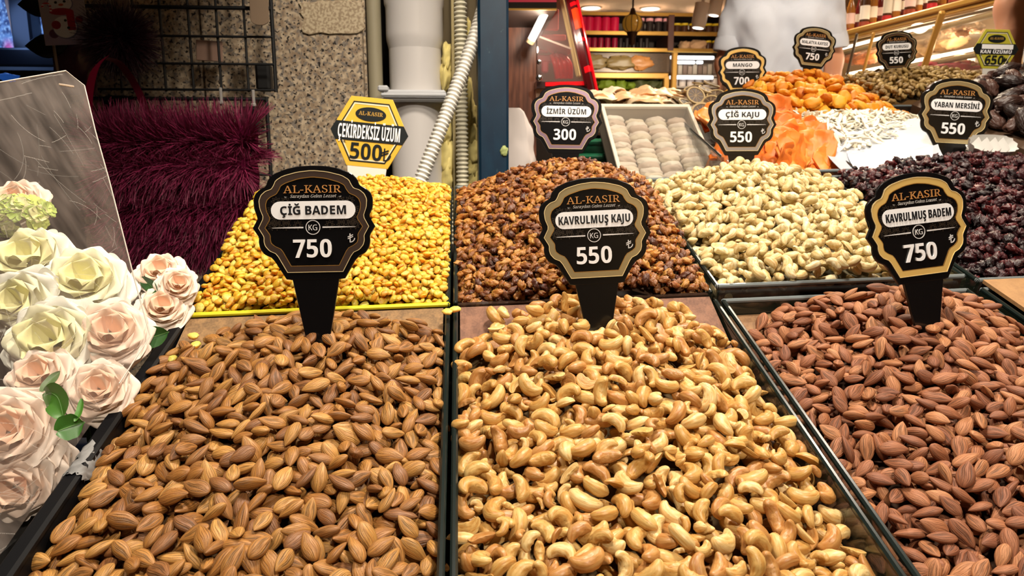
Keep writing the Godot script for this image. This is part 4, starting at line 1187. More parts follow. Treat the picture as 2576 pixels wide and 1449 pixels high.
func tray(label: String, u0: float, u1: float, v0: float, v1: float, top: float, deep: float, left: String, front: String, low_back := false) -> Node3D:
	var g := glass("tray glass", c8(52, 62, 50, 0.30), 0.06)
	var edge := mat("glass edge", c8(22, 32, 30), 0.25)
	var blk := mat("black plastic", c8(13, 14, 17), 0.45, 0.0, {"metallic_specular": 0.25})
	var o := thing("glass_tray" if left == "" else "black_edged_tray", label, "tray")
	var t := 0.005
	part("bottom", slab(u0, u1, v0, v1, top - deep - 0.004, top - deep), mat("tray bottom", c8(60, 48, 38), 0.6), o)
	part("wall", slab(u0, u0 + (0.011 if left else t), v0, v1, top - deep, top - 0.002), blk if left else g, o)
	part("wall", slab(u1 - t, u1, v0, v1, top - deep, top - 0.002), g, o)
	part("wall", slab(u0 + t, u1 - t, v1 - t, v1, top - deep, top - (0.014 if low_back else 0.002)), g, o)
	part("wall", slab(u0 + t, u1 - t, v0, v0 + t, top - deep, top - 0.002), glass("tray front glass", c8(58, 44, 36, 0.72), 0.08), o)  # brown, nearly opaque tint puts the dark front band into the glass colour
	var lw := 0.012 if left else t
	part("rim", rim(T(u0 + lw * 0.5, v0, top), T(u0 + lw * 0.5, v1, top), lw, 0.005 if left == "" else 0.007), blk if left else edge, o)
	part("rim", rim(T(u1 - t * 0.5, v0, top), T(u1 - t * 0.5, v1, top), t, 0.005), edge, o)
	if not low_back: part("rim", rim(T(u0, v1 - t * 0.5, top), T(u1, v1 - t * 0.5, top), t, 0.005), mat("glass edge pale", c8(120, 128, 130), 0.15), o)
	if front != "none": part("rim", rim(T(u0, v0 + t * 0.5, top), T(u1, v0 + t * 0.5, top), t, 0.005), mat("yellow strip", c8(222, 214, 40), 0.45) if front == "yellow" else mat("glass edge pale", c8(120, 128, 130), 0.15), o)
	return o

func stall() -> void:
	var base := thing("stall_counter", "dark wooden stall counter that slopes up under the trays", "counter")
	var wood := mat("stall wood", c8(52, 38, 28), 0.6)
	for z in [[-0.28, 0.25, 0.70], [0.25, 1.42, 1.425]]:
		part("top", slab(z[0], z[1], -0.12, z[2], -0.13, -0.09), wood, base)
		var bm := Mb.new()
		var ring := [T(z[0], -0.11, -0.13), T(z[1], -0.11, -0.13), T(z[1], z[2], -0.13), T(z[0], z[2], -0.13)]
		var q := []
		for p in ring: q.append(Vector3(p.x, 0.0, p.z))
		bm.hexa(q + ring)
		part("body", bm.done(), wood, base)
	var kn := noise(91, 1.0, 4)
	var kraft := func(key: String, a: Color, b: Color) -> StandardMaterial3D:
		return mat(key, Color(1, 1, 1), 0.75, 0.0, {"uv1_triplanar": true, "uv1_world_triplanar": true, "uv1_scale": Vector3(5, 5, 5), "albedo_texture": tex(paint(256, 256, func(x: float, y: float) -> Color:
			var k := kn.get_noise_2d(x * 70, y * 70) * 0.7 + kn.get_noise_2d(x * 12 + 30, y * 12) * 0.9
			return a.lerp(b, clampf(k + 0.35, 0, 1))))})
	tray("front tray of raw almonds with a black plastic left edge", -0.27, 0.0, -0.07, 0.318, 0.0, 0.085, "black", "", true)
	tray("front glass tray of roasted cashews", 0.003, 0.285, -0.07, 0.318, 0.0, 0.085, "", "", true)
	tray("front glass tray of reddish roasted almonds", 0.289, 0.578, -0.07, 0.318, 0.0, 0.085, "", "")
	tray("front glass tray covered by a clean kraft board at the right", 0.592, 0.9, -0.07, 0.318, 0.0, 0.085, "", "")
	tray("rear tray of golden raisins with a bright yellow front strip", -0.27, 0.0, 0.325, 0.69, 0.004, 0.08, "black", "yellow")
	tray("rear glass tray of brown raisins", 0.003, 0.282, 0.325, 0.69, 0.006, 0.08, "", "none")
	tray("rear glass tray of raw cashews", 0.284, 0.578, 0.325, 0.69, 0.012, 0.08, "", "")
	tray("rear glass tray of dark cranberries", 0.592, 1.0, 0.325, 0.70, 0.006, 0.08, "", "")
	for k in [["old board", c8(150, 116, 76), c8(98, 76, 52), -0.257, -0.007, "worn brown board sloping under the raw almonds"], ["red board", c8(136, 96, 74), c8(96, 66, 52), 0.01, 0.278, "reddish brown board sloping under the roasted cashews"], ["tan board", c8(146, 110, 74), c8(116, 84, 56), 0.297, 0.571, "tan board sloping under the roasted almonds"]]:
		var low := -0.018 if k[0] == "tan board" else 0.0
		solo("backing_board", slab(k[3], k[4], -0.06, 0.312 if low < 0 else 0.3235, -0.004, 0.0, -0.072, 0.002 + low), kraft.call(k[0], k[1], k[2]), k[5], "board")
	solo("kraft_board", slab(0.6, 0.895, -0.06, 0.33, 0.0035, 0.0075), kraft.call("kraft", c8(172, 130, 84), c8(152, 112, 72)), "clean light kraft board lying on the right front tray", "board")
	# white tape wrapped round the black edge
	var tn := noise(95, 1.0, 3)
	var tm := Mb.new()
	tm.grid(16, 14, func(a: float, b: float) -> Vector3:
		var ph := lerpf(-0.3, PI + 0.2, a)
		var r := 0.0072 + 0.0022 * tn.get_noise_2d(a * 5, b * 7)
		return T(-0.264, 0.098 + 0.034 * b + 0.004 * tn.get_noise_2d(a * 8, b * 3), 0.0) - U * cos(ph) * r * 1.05 + N * (sin(ph) * r - 0.002 - 0.016 * b * (1.0 - sin(ph)) * a))
	solo("torn_tape", tm.done(), mat("tape white", c8(130, 130, 130), 0.5, 0.0, {"cull_mode": BaseMaterial3D.CULL_DISABLED}), "torn silvery white tape wrapped round the black tray edge", "tape")

# ---------- price signs ----------
func font(bold: bool, serif: bool = false) -> Font:
	var key := "%s%s" % [bold, serif]
	if not fonts.has(key):
		var f := SystemFont.new()
		f.font_names = PackedStringArray(["Droid Serif" if serif else "Droid Sans"])
		f.font_weight = 700 if bold else 400
		fonts[key] = f
	return fonts[key]
func letters(m: Mb, text: String, f: Font, left: float, base: float, cap: float, width: float, z: float, thick: float, slant := 0.0) -> void:   # capitals of height cap from left, fitted to a width
	var t := TextMesh.new()
	t.text = text
	t.font = f
	t.font_size = 48
	t.pixel_size = 1.0
	t.depth = 1.0
	t.curve_step = 2.0
	t.horizontal_alignment = HORIZONTAL_ALIGNMENT_LEFT
	t.vertical_alignment = VERTICAL_ALIGNMENT_BOTTOM
	var ref := TextMesh.new()
	ref.text = "H"
	ref.font = f
	ref.font_size = 48
	ref.pixel_size = 1.0
	ref.vertical_alignment = VERTICAL_ALIGNMENT_BOTTOM
	var rb := ref.get_aabb()
	var bb := t.get_aabb()
	if bb.size.x <= 0: return
	var k := cap / rb.size.y
	var kx := width / bb.size.x
	m.put(t, Transform3D(Basis(Vector3(kx, 0, 0), Vector3(slant * k, k, 0), Vector3(0, 0, thick)), Vector3(left - bb.position.x * kx - slant * k * rb.position.y, base - rb.position.y * k, z)))

func outline(right: Array, sharp: Array) -> PackedVector2Array:    # mirror a right half and round all but the sharp corners
	var pts := []
	for k in right.size(): pts.append([Vector2(right[k][0], right[k][1]), sharp.has(k)])
	for k in range(right.size() - 1, -1, -1):
		if right[k][0] > 0.5: pts.append([Vector2(-right[k][0], right[k][1]), sharp.has(k)])
	var out := PackedVector2Array()
	var m := pts.size()
	for k in m:
		var p: Vector2 = pts[k][0]
		if pts[k][1]:
			out.append(p)
			out.append(p + (pts[(k + 1) % m][0] - p) * 0.001)
		else:
			out.append(p.lerp(pts[(k + m - 1) % m][0], 0.16))
			out.append(p.lerp(pts[(k + 1) % m][0], 0.16))
	return out
func scaled(o: PackedVector2Array, s: float) -> PackedVector2Array:
	var r := PackedVector2Array()
	for p in o: r.append(p * s)
	return r
func pill(hw: float, hh: float, c: Vector2) -> PackedVector2Array:
	var o := PackedVector2Array()
	for k in 13: o.append(c + Vector2(hw - hh, 0) + Vector2.from_angle(-PI / 2 + PI * k / 12.0) * hh)
	for k in 13: o.append(c + Vector2(-hw + hh, 0) + Vector2.from_angle(PI / 2 + PI * k / 12.0) * hh)
	return o
func lira(m: Mb, c: Vector2, s: float, z: float, thick: float) -> void:    # the lira mark, drawn with strokes
	var st := func(a: Vector2, b: Vector2, w: float) -> void:
		var d := (b - a).normalized().orthogonal() * w * 0.5
		m.prism(PackedVector2Array([c + (a + d) * s, c + (b + d) * s, c + (b - d) * s, c + (a - d) * s]), z, z + thick)
	st.call(Vector2(-0.1, 0.5), Vector2(-0.1, -0.5), 0.11)
	st.call(Vector2(-0.36, 0.1), Vector2(0.22, 0.36), 0.1)
	st.call(Vector2(-0.36, -0.1), Vector2(0.22, 0.16), 0.1)
	var last := Vector2(-0.1, -0.46)
	for k in 6:
		var a := -PI / 2 + (PI / 2) * (k + 1) / 6.0
		var p := Vector2(-0.1 + 0.5 * cos(a), -0.02 + 0.44 * sin(a))
		st.call(last, p, 0.1)
		last = p

func black_sign(px: float, py: float, depth: float, width: float, roll: float, yaw: float, lean: float, name_text: String, price: String, border: Material, label: String, name_w: float, fill := 0.85) -> void:
	var s: float = width * depth / F / 990.0                       # metres per drawing unit
	var b := Basis(Vector3.UP, deg_to_rad(-4.0 + yaw)) * Basis(Vector3.RIGHT, deg_to_rad(lean)) * Basis(Vector3.BACK, deg_to_rad(roll))
	var o := thing("price_sign", label, "price sign", at(px, py, depth), b)
	shades.append([px, py - width * 0.03, width * 0.46, depth])
	shades.append([px, py + width * 0.66, width * 0.17, depth])
	var body := mat("sign black", c8(15, 14, 15), 0.2)
	var z := 0.0016
	var pts := outline([[0, 505], [110, 500], [220, 478], [320, 437], [362, 392], [380, 340], [430, 315], [470, 278], [486, 225], [482, 150], [452, 85], [500, 0], [452, -75], [456, -118], [446, -170], [414, -216], [345, -250], [240, -425], [190, -432]], [11, 17, 18])
	var plaque := Mb.new()
	plaque.prism(scaled(pts, s), -z, z, 0.0006)
	part("plaque", plaque.done(), body, o)
	var stake := Mb.new()
	stake.prism(scaled(PackedVector2Array([Vector2(-205, -380), Vector2(205, -380), Vector2(190, -440), Vector2(92, -960), Vector2(-92, -960), Vector2(-190, -440)]), s), -z * 0.9, z * 0.9, 0.0005)
	part("stake", stake.done(), body, o)
	var outer := outline([[0, 467], [120, 455], [240, 424], [298, 388], [318, 345], [336, 318], [385, 302], [422, 270], [441, 225], [436, 160], [408, 85], [452, 0], [410, -72], [412, -112], [402, -150], [368, -190], [312, -215], [228, -370]], [11, 17])
	var inner := outline([[0, 415], [110, 402], [215, 370], [260, 345], [276, 310], [300, 276], [348, 255], [376, 230], [390, 190], [384, 135], [355, 75], [401, 0], [360, -60], [361, -98], [354, -128], [325, -152], [272, -178], [198, -318]], [11, 17])
	var bd := Mb.new()
	bd.band(scaled(outer, s), scaled(inner, s), z, z + 0.0005)
	part("metal_border", bd.done(), border, o)
	var rim_line := Mb.new()
	var o2 := PackedVector2Array()
	for p in outer: o2.append(p * 0.987)
	rim_line.band(scaled(outer, s), scaled(o2, s), z, z + 0.0008)
	part("bright_edge", rim_line.done(), mat("sign bright edge", c8(248, 226, 170), 0.3, 0.3), o)
	var line := Mb.new()
	var i2 := PackedVector2Array()
	for p in inner: i2.append(p * 0.985)
	line.band(scaled(inner, s), scaled(i2, s), z, z + 0.00055)
	part("gold_line", line.done(), mat("sign gold line", c8(190, 140, 70), 0.35, 0.6), o)
	# arabesque tracery printed in faint gold beside the pill
	var ar := Mb.new()
	for cx in [-300.0, -225.0, -340.0, 300.0, 225.0, 340.0, -130.0, 130.0]:
		for cy in [60.0, 215.0, 140.0, 20.0]:
			if absf(cx) + absf(cy - 100) * 0.5 > 380 or absf(cx) < 200 and cy > 30: continue
			for k in 8:
				var a0 := Vector2.from_angle(TAU * k / 8.0) * 42
				var a1 := Vector2.from_angle(TAU * (k + 3) / 8.0) * 42
				var d := (a1 - a0).normalized().orthogonal() * 1.6
				var c := Vector2(cx, cy)
				ar.face([Vector3((c + a0 + d).x, (c + a0 + d).y, 0) * s + Vector3(0, 0, z + 0.0002), Vector3((c + a0 - d).x, (c + a0 - d).y, 0) * s + Vector3(0, 0, z + 0.0002), Vector3((c + a1 - d).x, (c + a1 - d).y, 0) * s + Vector3(0, 0, z + 0.0002), Vector3((c + a1 + d).x, (c + a1 + d).y, 0) * s + Vector3(0, 0, z + 0.0002)])
	part("tracery", ar.done(), mat("tracery", c8(52, 42, 32), 0.4, 0.0, {"cull_mode": BaseMaterial3D.CULL_DISABLED}), o)
	var pm := Mb.new()
	pm.prism(scaled(pill(344, 74, Vector2(0, 141)), s), z - 0.0003, z + 0.0006)
	var white := mat("sign white", c8(246, 246, 248), 0.35)
	var pill_part := part("name_pill", pm.done(), white, o)
	var br := Mb.new()
	letters(br, "AL-KASIR", font(false, true), -238 * s, 282 * s, 62 * s, 470 * s, z + 0.0004, 0.0008)
	part("brand_lettering", br.done(), mat("sign copper", c8(206, 146, 84), 0.35, 0.2), o)
	var tg := Mb.new()
	letters(tg, "Saraydan Gelen Lezzet", font(false, true), -185 * s, 243 * s, 26 * s, 372 * s, z + 0.0003, 0.0006, 0.3)
	for sx in [-1.0, 1.0]:
		tg.prism(PackedVector2Array([Vector2(sx * 205, 250) * s, Vector2(sx * 232, 254) * s, Vector2(sx * 232, 250) * s]), z, z + 0.0005)
		tg.prism(PackedVector2Array([Vector2(sx * 212, 243) * s, Vector2(sx * 226, 247) * s, Vector2(sx * 226, 243) * s]), z, z + 0.0005)
	part("tagline_lettering", tg.done(), mat("sign silver", c8(190, 186, 182), 0.4), o)
	var nm := Mb.new()
	letters(nm, name_text, font(true), -name_w * 0.5 * s, 106 * s, 70 * s, name_w * s, z + 0.0008, 0.0007)
	part("name_lettering", nm.done(), mat("sign ink", c8(22, 22, 26), 0.4), pill_part)
	var ring := Mb.new()
	var r0 := PackedVector2Array()
	var r1 := PackedVector2Array()
	for k in 36:
		r0.append((Vector2.from_angle(TAU * k / 36.0) * 60 + Vector2(-8, 0)) * s)
		r1.append((Vector2.from_angle(TAU * k / 36.0) * 54 + Vector2(-8, 0)) * s)
	ring.band(r0, r1, z, z + 0.0005)
	for sx in [-1.0, 1.0]:
		ring.prism(PackedVector2Array([Vector2(sx * 78 - 8, 6) * s, Vector2(sx * 200, 5) * s, Vector2(sx * 340, 1) * s, Vector2(sx * 340, -2) * s, Vector2(sx * 200, -5) * s, Vector2(sx * 78 - 8, -6) * s]), z, z + 0.0005)
	letters(ring, "KG", font(false), -44 * s, -24 * s, 46 * s, 70 * s, z + 0.0003, 0.0006)
	part("unit_mark", ring.done(), mat("sign pale", c8(216, 214, 214), 0.4), o)
	var pr := Mb.new()
	letters(pr, price, font(true), -172 * s, -248 * s, 150 * s, 312 * s, z + 0.0008, 0.0014)
	part("price_lettering", pr.done(), white, o)
	var li := Mb.new()
	lira(li, Vector2(300, -92) * s, 74 * s, z, 0.0005)
	part("currency_mark", li.done(), mat("sign pale", c8(216, 214, 214), 0.4), o)

func hex_sign(px: float, py: float, depth: float, width: float, roll: float, yaw: float, name_text: String, price: String, yellow: Material, label: String, two_rows: bool) -> void:
	var s: float = width * depth / F / 1160.0                      # drawn on a hexagon 1160 wide
	var b := Basis(Vector3.UP, deg_to_rad(-4.0 + yaw)) * Basis(Vector3.RIGHT, deg_to_rad(-6)) * Basis(Vector3.BACK, deg_to_rad(roll))
	var o := thing("hexagonal_price_sign", label, "price sign", at(px, py, depth), b)
	shades.append([px, py, width * 0.48, depth])
	var hx := func(w: float, h: float, t: float) -> PackedVector2Array: return scaled(PackedVector2Array([Vector2(-t, h), Vector2(t, h), Vector2(w, 0), Vector2(t, -h), Vector2(-t, -h), Vector2(-w, 0)]), s)
	var z := 0.0015
	var m := Mb.new()
	m.prism(hx.call(580, 520, 310), -z, z, 0.0005)
	part("plaque", m.done(), yellow, o)
	m = Mb.new()
	m.prism(scaled(PackedVector2Array([Vector2(-300, -480), Vector2(300, -480), Vector2(250, -1000), Vector2(-250, -1000)]), s), -z * 0.8, z * 0.8, 0.0004)
	part("stake", m.done(), mat("stake white", c8(226, 222, 214), 0.4), o)
	var ink := mat("hex ink", c8(20, 26, 28), 0.35)
	m = Mb.new()
	m.band(hx.call(500, 450, 266), hx.call(480, 430, 256), z, z + 0.0004)
	part("frame_line", m.done(), ink, o)
	m = Mb.new()
	m.band(hx.call(478, 428, 255), hx.call(458, 408, 245), z, z + 0.0004)
	part("white_line", m.done(), mat("hex white line", c8(224, 214, 184), 0.4), o)
	m = Mb.new()
	m.prism(scaled(PackedVector2Array([Vector2(-505, 140), Vector2(505, 140), Vector2(584, 0), Vector2(505, -140), Vector2(-505, -140), Vector2(-584, 0)]), s), z - 0.0002, z + 0.0008)
	var name_band := part("name_band", m.done(), ink, o)
	var el := PackedVector2Array()
	for k in 36: el.append((Vector2(cos(TAU * k / 36.0) * 230, sin(TAU * k / 36.0) * 105) + Vector2(0, 270)) * s)
	m = Mb.new()
	m.prism(el, z, z + 0.0006)
	var badge := part("oval_badge", m.done(), ink, o)
	m = Mb.new()
	letters(m, "AL-KASIR", font(true, true), -180 * s, 250 * s, 58 * s, 360 * s, z + 0.0006, 0.0006)
	part("brand_lettering", m.done(), mat("hex gold", c8(190, 150, 70), 0.4, 0.3), badge)
	m = Mb.new()
	if two_rows:
		m.prism(scaled(PackedVector2Array([Vector2(-370, 120), Vector2(440, 120), Vector2(440, 0), Vector2(-370, 0)]), s), z, z + 0.001)
		part("blank_strip", m.done(), mat("sign white", c8(246, 246, 248), 0.35), o)
		m = Mb.new()
		letters(m, name_text, font(true), -400 * s, -120 * s, 92 * s, 800 * s, z + 0.0009, 0.0008, 0.12)
	else:
		letters(m, name_text, font(true), -470 * s, -104 * s, 205 * s, 930 * s, z + 0.0009, 0.0008)
	part("name_lettering", m.done(), mat("sign white", c8(246, 246, 248), 0.35), name_band)
	m = Mb.new()
	letters(m, price, font(true), -270 * s, -412 * s, 245 * s, 480 * s, z + 0.0006, 0.001, 0.1 if two_rows else 0.0)
	lira(m, Vector2(265, -310) * s, 190 * s, z, 0.0011)
	letters(m, "KG.", font(true), -415 * s, -182 * s, 30 * s, 80 * s, z + 0.0002, 0.0006)
	part("price_lettering", m.done(), ink, o)

func signs() -> void:
	var bronze := mat("border bronze", c8(112, 92, 82), 0.3, 0.75)  # border tones hold reflections put into their colour: dark in bronze, bright in gold
	var gold := mat("border gold", c8(255, 214, 126), 0.25, 0.4)  # pale and less metallic in place of a bright reflection
	var champ := mat("border champagne", c8(206, 188, 142), 0.26, 0.7)
	var rose := mat("border rose", c8(190, 160, 180), 0.26, 0.85)
	var silver := mat("border silver", c8(196, 198, 210), 0.25, 0.85)
	black_sign(791, 572, 0.622, 302, 0.8, 2, -7, "ÇİĞ BADEM", "750", bronze, "black price sign with a dull bronze border standing in the raw almonds", 535)
	black_sign(1496, 592, 0.655, 283, 2.6, 3, -7, "KAVRULMUŞ KAJU", "550", champ, "black price sign with a champagne border standing in the roasted cashews", 630)
	black_sign(2310, 583, 0.675, 292, 5.2, 10, -9, "KAVRULMUŞ BADEM", "750", gold, "black price sign with a bright gold border standing in the roasted almonds", 625)
	black_sign(1424, 307, 1.10, 180, -1.0, 0, -6, "İZMİR ÜZÜM", "300", rose, "black price sign with a pinkish border standing behind the brown raisins", 545)
	black_sign(1866, 314, 1.12, 175, 0.3, 2, -6, "ÇİĞ KAJU", "550", silver, "black price sign with a silver border standing in the raw cashews", 480)
	black_sign(2402, 292, 1.16, 182, -3.2, -2, -6, "YABAN MERSİNİ", "550", champ, "black price sign with a champagne border standing in the dark cranberries", 610)
	black_sign(1867, 182, 1.62, 122, 0.5, 0, -5, "MANGO", "700", gold, "black price sign with a gold border half hidden behind the raw cashew sign", 390)
	black_sign(2047, 124, 1.66, 108, -6.0, 0, -5, "MALATYA KAYISI", "750", champ, "small black price sign with a dull gold border standing in the apricots", 600)
	black_sign(2255, 133, 1.70, 104, 3.0, 0, -5, "DUT KURUSU", "550", bronze, "small black price sign with a brown border standing in the dried mulberries", 540)
	hex_sign(930, 334, 1.07, 193, -5.5, 3, "ÇEKİRDEKSİZ ÜZÜM", "500", mat("hex yellow", c8(216, 176, 60), 0.35), "yellow hexagonal price sign on a white stake in the golden raisins", false)
	hex_sign(2504, 124, 1.55, 108, -2.0, -4, "KAN ÜZÜMÜ", "650", mat("hex lime", c8(190, 182, 60), 0.35), "yellow green hexagonal price sign on a white stake behind the dates", true)

# ---------- nuts and dried fruit ----------
func spheroid(nu: int, nv: int, f: Callable) -> ArrayMesh:      # f(direction, around, along) -> point; x is along
	var m := Mb.new()
	m.grid(nu, nv, func(a: float, b: float) -> Vector3:
		var d := Vector3(-cos(b * PI), -sin(b * PI) * sin(a * TAU), sin(b * PI) * cos(a * TAU))
		return f.call(d, a, b), true)
	return m.done(true)

func almond_mesh(sd: int) -> ArrayMesh:
	var nz := noise(sd, 1.0, 2)
	var r := RandomNumberGenerator.new()
	r.seed = sd
	var wid := r.randf_range(0.5, 0.58)
	var thk := r.randf_range(0.30, 0.38)
	var bend := r.randf_range(-0.06, 0.06)
	var m := Mb.new()
	m.grid(18, 14, func(a: float, b: float) -> Vector3:
		var t := 0.5 - 0.5 * cos(b * PI)
		var w: float = pow(sin(PI * pow(t, 0.78)), 0.72) if t > 0.0 and t < 1.0 else 0.0
		var ph := a * TAU
		var rdg := 1.0 + 0.05 * wrapped(nz, a, t, 1.6, 0.8) + 0.03 * sin(ph * 7 + sd)
		return Vector3(t - 0.5, -sin(ph) * thk * 0.5 * w * rdg + bend * (4 * (t - 0.5) * (t - 0.5) - 0.5) * 0.5, cos(ph) * wid * 0.5 * w * rdg), true)
	return m.done(true)

func cashew_mesh(sd: int, plump := false) -> ArrayMesh:
	var r := RandomNumberGenerator.new()
	r.seed = sd
	var nz := noise(sd + 40, 1.0, 2)
	var span := r.randf_range(2.2, 3.5) if plump else r.randf_range(2.5, 4.2)
	var fat := r.randf_range(0.24, 0.28) if plump else r.randf_range(0.225, 0.26)
	var half := sd % 5 == 4
	var m := Mb.new()
	m.grid(14, 18, func(a: float, b: float) -> Vector3:
		var t := 0.5 - 0.5 * cos(b * PI)
		var w: float = pow(maxf(sin(PI * t), 0.0), 0.5) * lerpf(1.0, 0.74, t)
		var ang := (t - 0.5) * span
		var R := 0.255
		var c := Vector3(sin(ang) * R * 1.2, 0, (cos(ang) - 0.6) * R)
		var out := Vector3(sin(ang), 0, cos(ang))
		var ph := a * TAU
		var x := cos(ph)
		var y := sin(ph)
		var k := 1.0 + 0.16 * nz.get_noise_3d(x * 0.9, y * 0.9, t * 3.0)
		if half and y > 0: y *= 0.12
		k -= 0.10 * exp(-pow((fposmod(ph, TAU) - PI) * 2.2, 2))           # the seam on the inner side
		return c + out * x * fat * w * k + Vector3(0, y * fat * 0.92 * w * k, 0), true, true)
	return m.done(true)

func raisin_mesh(sd: int, wrink: float, flat: float, wid: float) -> ArrayMesh:
	var nz := noise(sd, 1.0, 2)
	return spheroid(14, 10, func(d: Vector3, _a: float, _b: float) -> Vector3:
		var k := 1.0 + wrink * 1.1 * nz.get_noise_3dv(d * 1.1) - wrink * absf(nz.get_noise_3dv(d * 2.6 + Vector3(9, 3, 1))) * 1.3
		return Vector3(d.x * 0.5, d.y * 0.5 * flat, d.z * 0.5 * wid) * k)

func blob_mesh(sd: int, nu: int, nv: int, wid: float, flat: float, wrink: float, fine: float, dent: float) -> ArrayMesh:
	var nz := noise(sd, 1.0, 3)
	return spheroid(nu, nv, func(d: Vector3, _a: float, _b: float) -> Vector3:
		var k := 1.0 + wrink * nz.get_noise_3dv(d * 1.2) - fine * absf(nz.get_noise_3dv(d * 4.0 + Vector3(5, 5, 5)))
		var q := exp(-(d.x * d.x + d.z * d.z) * 5.0) * dent
		return Vector3(d.x * 0.5, d.y * 0.5 * flat * (1.0 - q * (1 if d.y > 0 else 0)), d.z * 0.5 * wid) * k)

func heap(cfg: Dictionary) -> void:
	# drops pieces one by one on a height field until the heap has its shape
	var L: float = cfg.l
	var W: float = cfg.w
	var K: float = cfg.t
	var cell: float = cfg.cell
	var u0: float = cfg.u0
	var v0: float = cfg.v0
	var nu := int((cfg.u1 - u0) / cell)
	var nv := int((cfg.v1 - v0) / cell)
	var H := PackedFloat32Array()
	var TG := PackedFloat32Array()
	var ID := PackedInt32Array()
	H.resize(nu * nv)
	TG.resize(nu * nv)
	ID.resize(nu * nv)
	ID.fill(-1)
	var live := PackedInt32Array()
	var target: Callable = cfg.target
	var ground: Callable = cfg.ground
	var nz := noise(cfg.seed, 1.0, 2)
	for j in nv:
		for i in nu:
			var u := u0 + (i + 0.5) * cell
			var v := v0 + (j + 0.5) * cell
			var g: float = ground.call(u, v)
			var t: float = target.call(u, v) + nz.get_noise_2d(u * 25, v * 25) * K * 0.7
			var k := j * nu + i
			H[k] = maxf(g, t - K * cfg.layers)
			TG[k] = t
			if t > g + 0.3 * K: live.append(k)
	# the core of the heap, under the pieces that are dropped
	var step := maxi(1, int(0.006 / cell))
	var core := Mb.new()
	var cu := nu / step
	var cv := nv / step
	core.grid(cu - 1, cv - 1, func(a: float, b: float) -> Vector3:
		var i := mini(int(round(a * (cu - 1))) * step, nu - 1)
		var j := mini(int(round(b * (cv - 1))) * step, nv - 1)
		var g: float = ground.call(u0 + i * cell, v0 + j * cell)
		return T(u0 + i * cell, v0 + j * cell, (H[j * nu + i] if TG[j * nu + i] > g + 0.3 * K else g - 0.007) - 0.001), false, false)
	var r := RandomNumberGenerator.new()
	r.seed = cfg.seed
	var items := []
	var fails := 0
	var offs := [Vector2(0, 0)]
	for k in 4: offs.append(Vector2.from_angle(TAU * k / 4.0 + 0.4) * 0.5)
	for k in 8: offs.append(Vector2.from_angle(TAU * k / 8.0) * 0.88)
	var want := 0.45 * K
	while fails < 260 and items.size() < cfg.most and live.size() > 0:
		var best := -1
		var bd := -1e9
		for c in 5:
			var k := live[r.randi() % live.size()]
			var d := TG[k] - H[k]
			if d > bd:
				bd = d
				best = k
		if bd < want:
			fails += 1
			continue
		var bu := u0 + (best % nu + r.randf()) * cell
		var bv := v0 + (best / nu + r.randf()) * cell
		var sc := r.randf_range(0.84, 1.14) * (1.0 if r.randf() > cfg.get("broken", 0.0) else r.randf_range(0.5, 0.7))
		var yaw := r.randf() * TAU
		var a := L * 0.5 * sc
		var b := W * 0.5 * sc
		var th := K * 0.5 * sc
		var cy := cos(yaw)
		var sy := sin(yaw)
		var hs := []
		var mean := 0.0
		var gx := 0.0
		var gz := 0.0
		for o in offs:
			var lx: float = o.x * a
			var lz: float = o.y * b
			var i := clampi(int((bu + lx * cy - lz * sy - u0) / cell), 0, nu - 1)
			var j := clampi(int((bv + lx * sy + lz * cy - v0) / cell), 0, nv - 1)
			var h := H[j * nu + i]
			hs.append(h)
			mean += h
			gx += h * lx
			gz += h * lz
		mean /= 13.0
		gx = clampf(gx / (3.6 * a * a), -0.8, 0.8) * 0.9 + r.randfn(0, cfg.tilt)
		gz = clampf(gz / (3.6 * b * b), -0.8, 0.8) * 0.9 + r.randfn(0, cfg.tilt)
		var top := -1e9
		for k in 13:
			var o: Vector2 = offs[k]
			top = maxf(top, hs[k] - gx * o.x * a - gz * o.y * b + th * sqrt(maxf(0.0, 1.0 - o.length_squared())))
		var zc := lerpf(mean + th * 0.6, top, 0.62)
		if zc > TG[best] + K * 0.9:
			fails += 1
			continue
		fails = 0
		var id := items.size()
		var x0 := maxi(0, int((bu - a - u0) / cell))
		var x1 := mini(nu - 1, int((bu + a - u0) / cell) + 1)
		var y0 := maxi(0, int((bv - a - v0) / cell))
		var y1 := mini(nv - 1, int((bv + a - v0) / cell) + 1)
		for j in range(y0, y1 + 1):
			var dv := v0 + (j + 0.5) * cell - bv
			for i in range(x0, x1 + 1):
				var du := u0 + (i + 0.5) * cell - bu
				var lx := du * cy + dv * sy
				var lz := -du * sy + dv * cy
				var q := lx * lx / (a * a) + lz * lz / (b * b)
				if q < 1.0:
					var t := zc + gx * lx + gz * lz + th * sqrt(1.0 - q)
					var k := j * nu + i
					if t > H[k]:
						H[k] = t
						ID[k] = id
		items.append([bu, bv, zc, yaw, gx, gz, sc, r.randf(), r.randf(), r.randf()])
	var area := PackedFloat32Array()
	area.resize(items.size())
	for k in ID: if k >= 0: area[k] += 1.0
	# where each piece lies; the ones that show largest become things of their own
	var meshes: Array = cfg.meshes
	var tones: Array = cfg.tones
	var xf := []
	var order := []
	for k in items.size():
		var q = items[k]
		var p := T(q[0], q[1], q[2])
		var x: Vector3 = (U * cos(q[3]) + V * sin(q[3]) + N * q[4]).normalized()
		var zz: Vector3 = (U * -sin(q[3]) + V * cos(q[3]) + N * q[5]).normalized()
		var y: Vector3 = zz.cross(x).normalized()
		if y.dot(N) < 0: y = -y
		var bs := Basis(x, y, x.cross(y))
		if q[7] < cfg.get("on_edge", 0.12): bs = bs * Basis(Vector3.RIGHT, (q[8] - 0.5) * 2.4)
		if q[8] < 0.5: bs = bs * Basis(Vector3.RIGHT, PI)
		if q[9] < 0.5: bs = bs * Basis(Vector3.UP, PI)
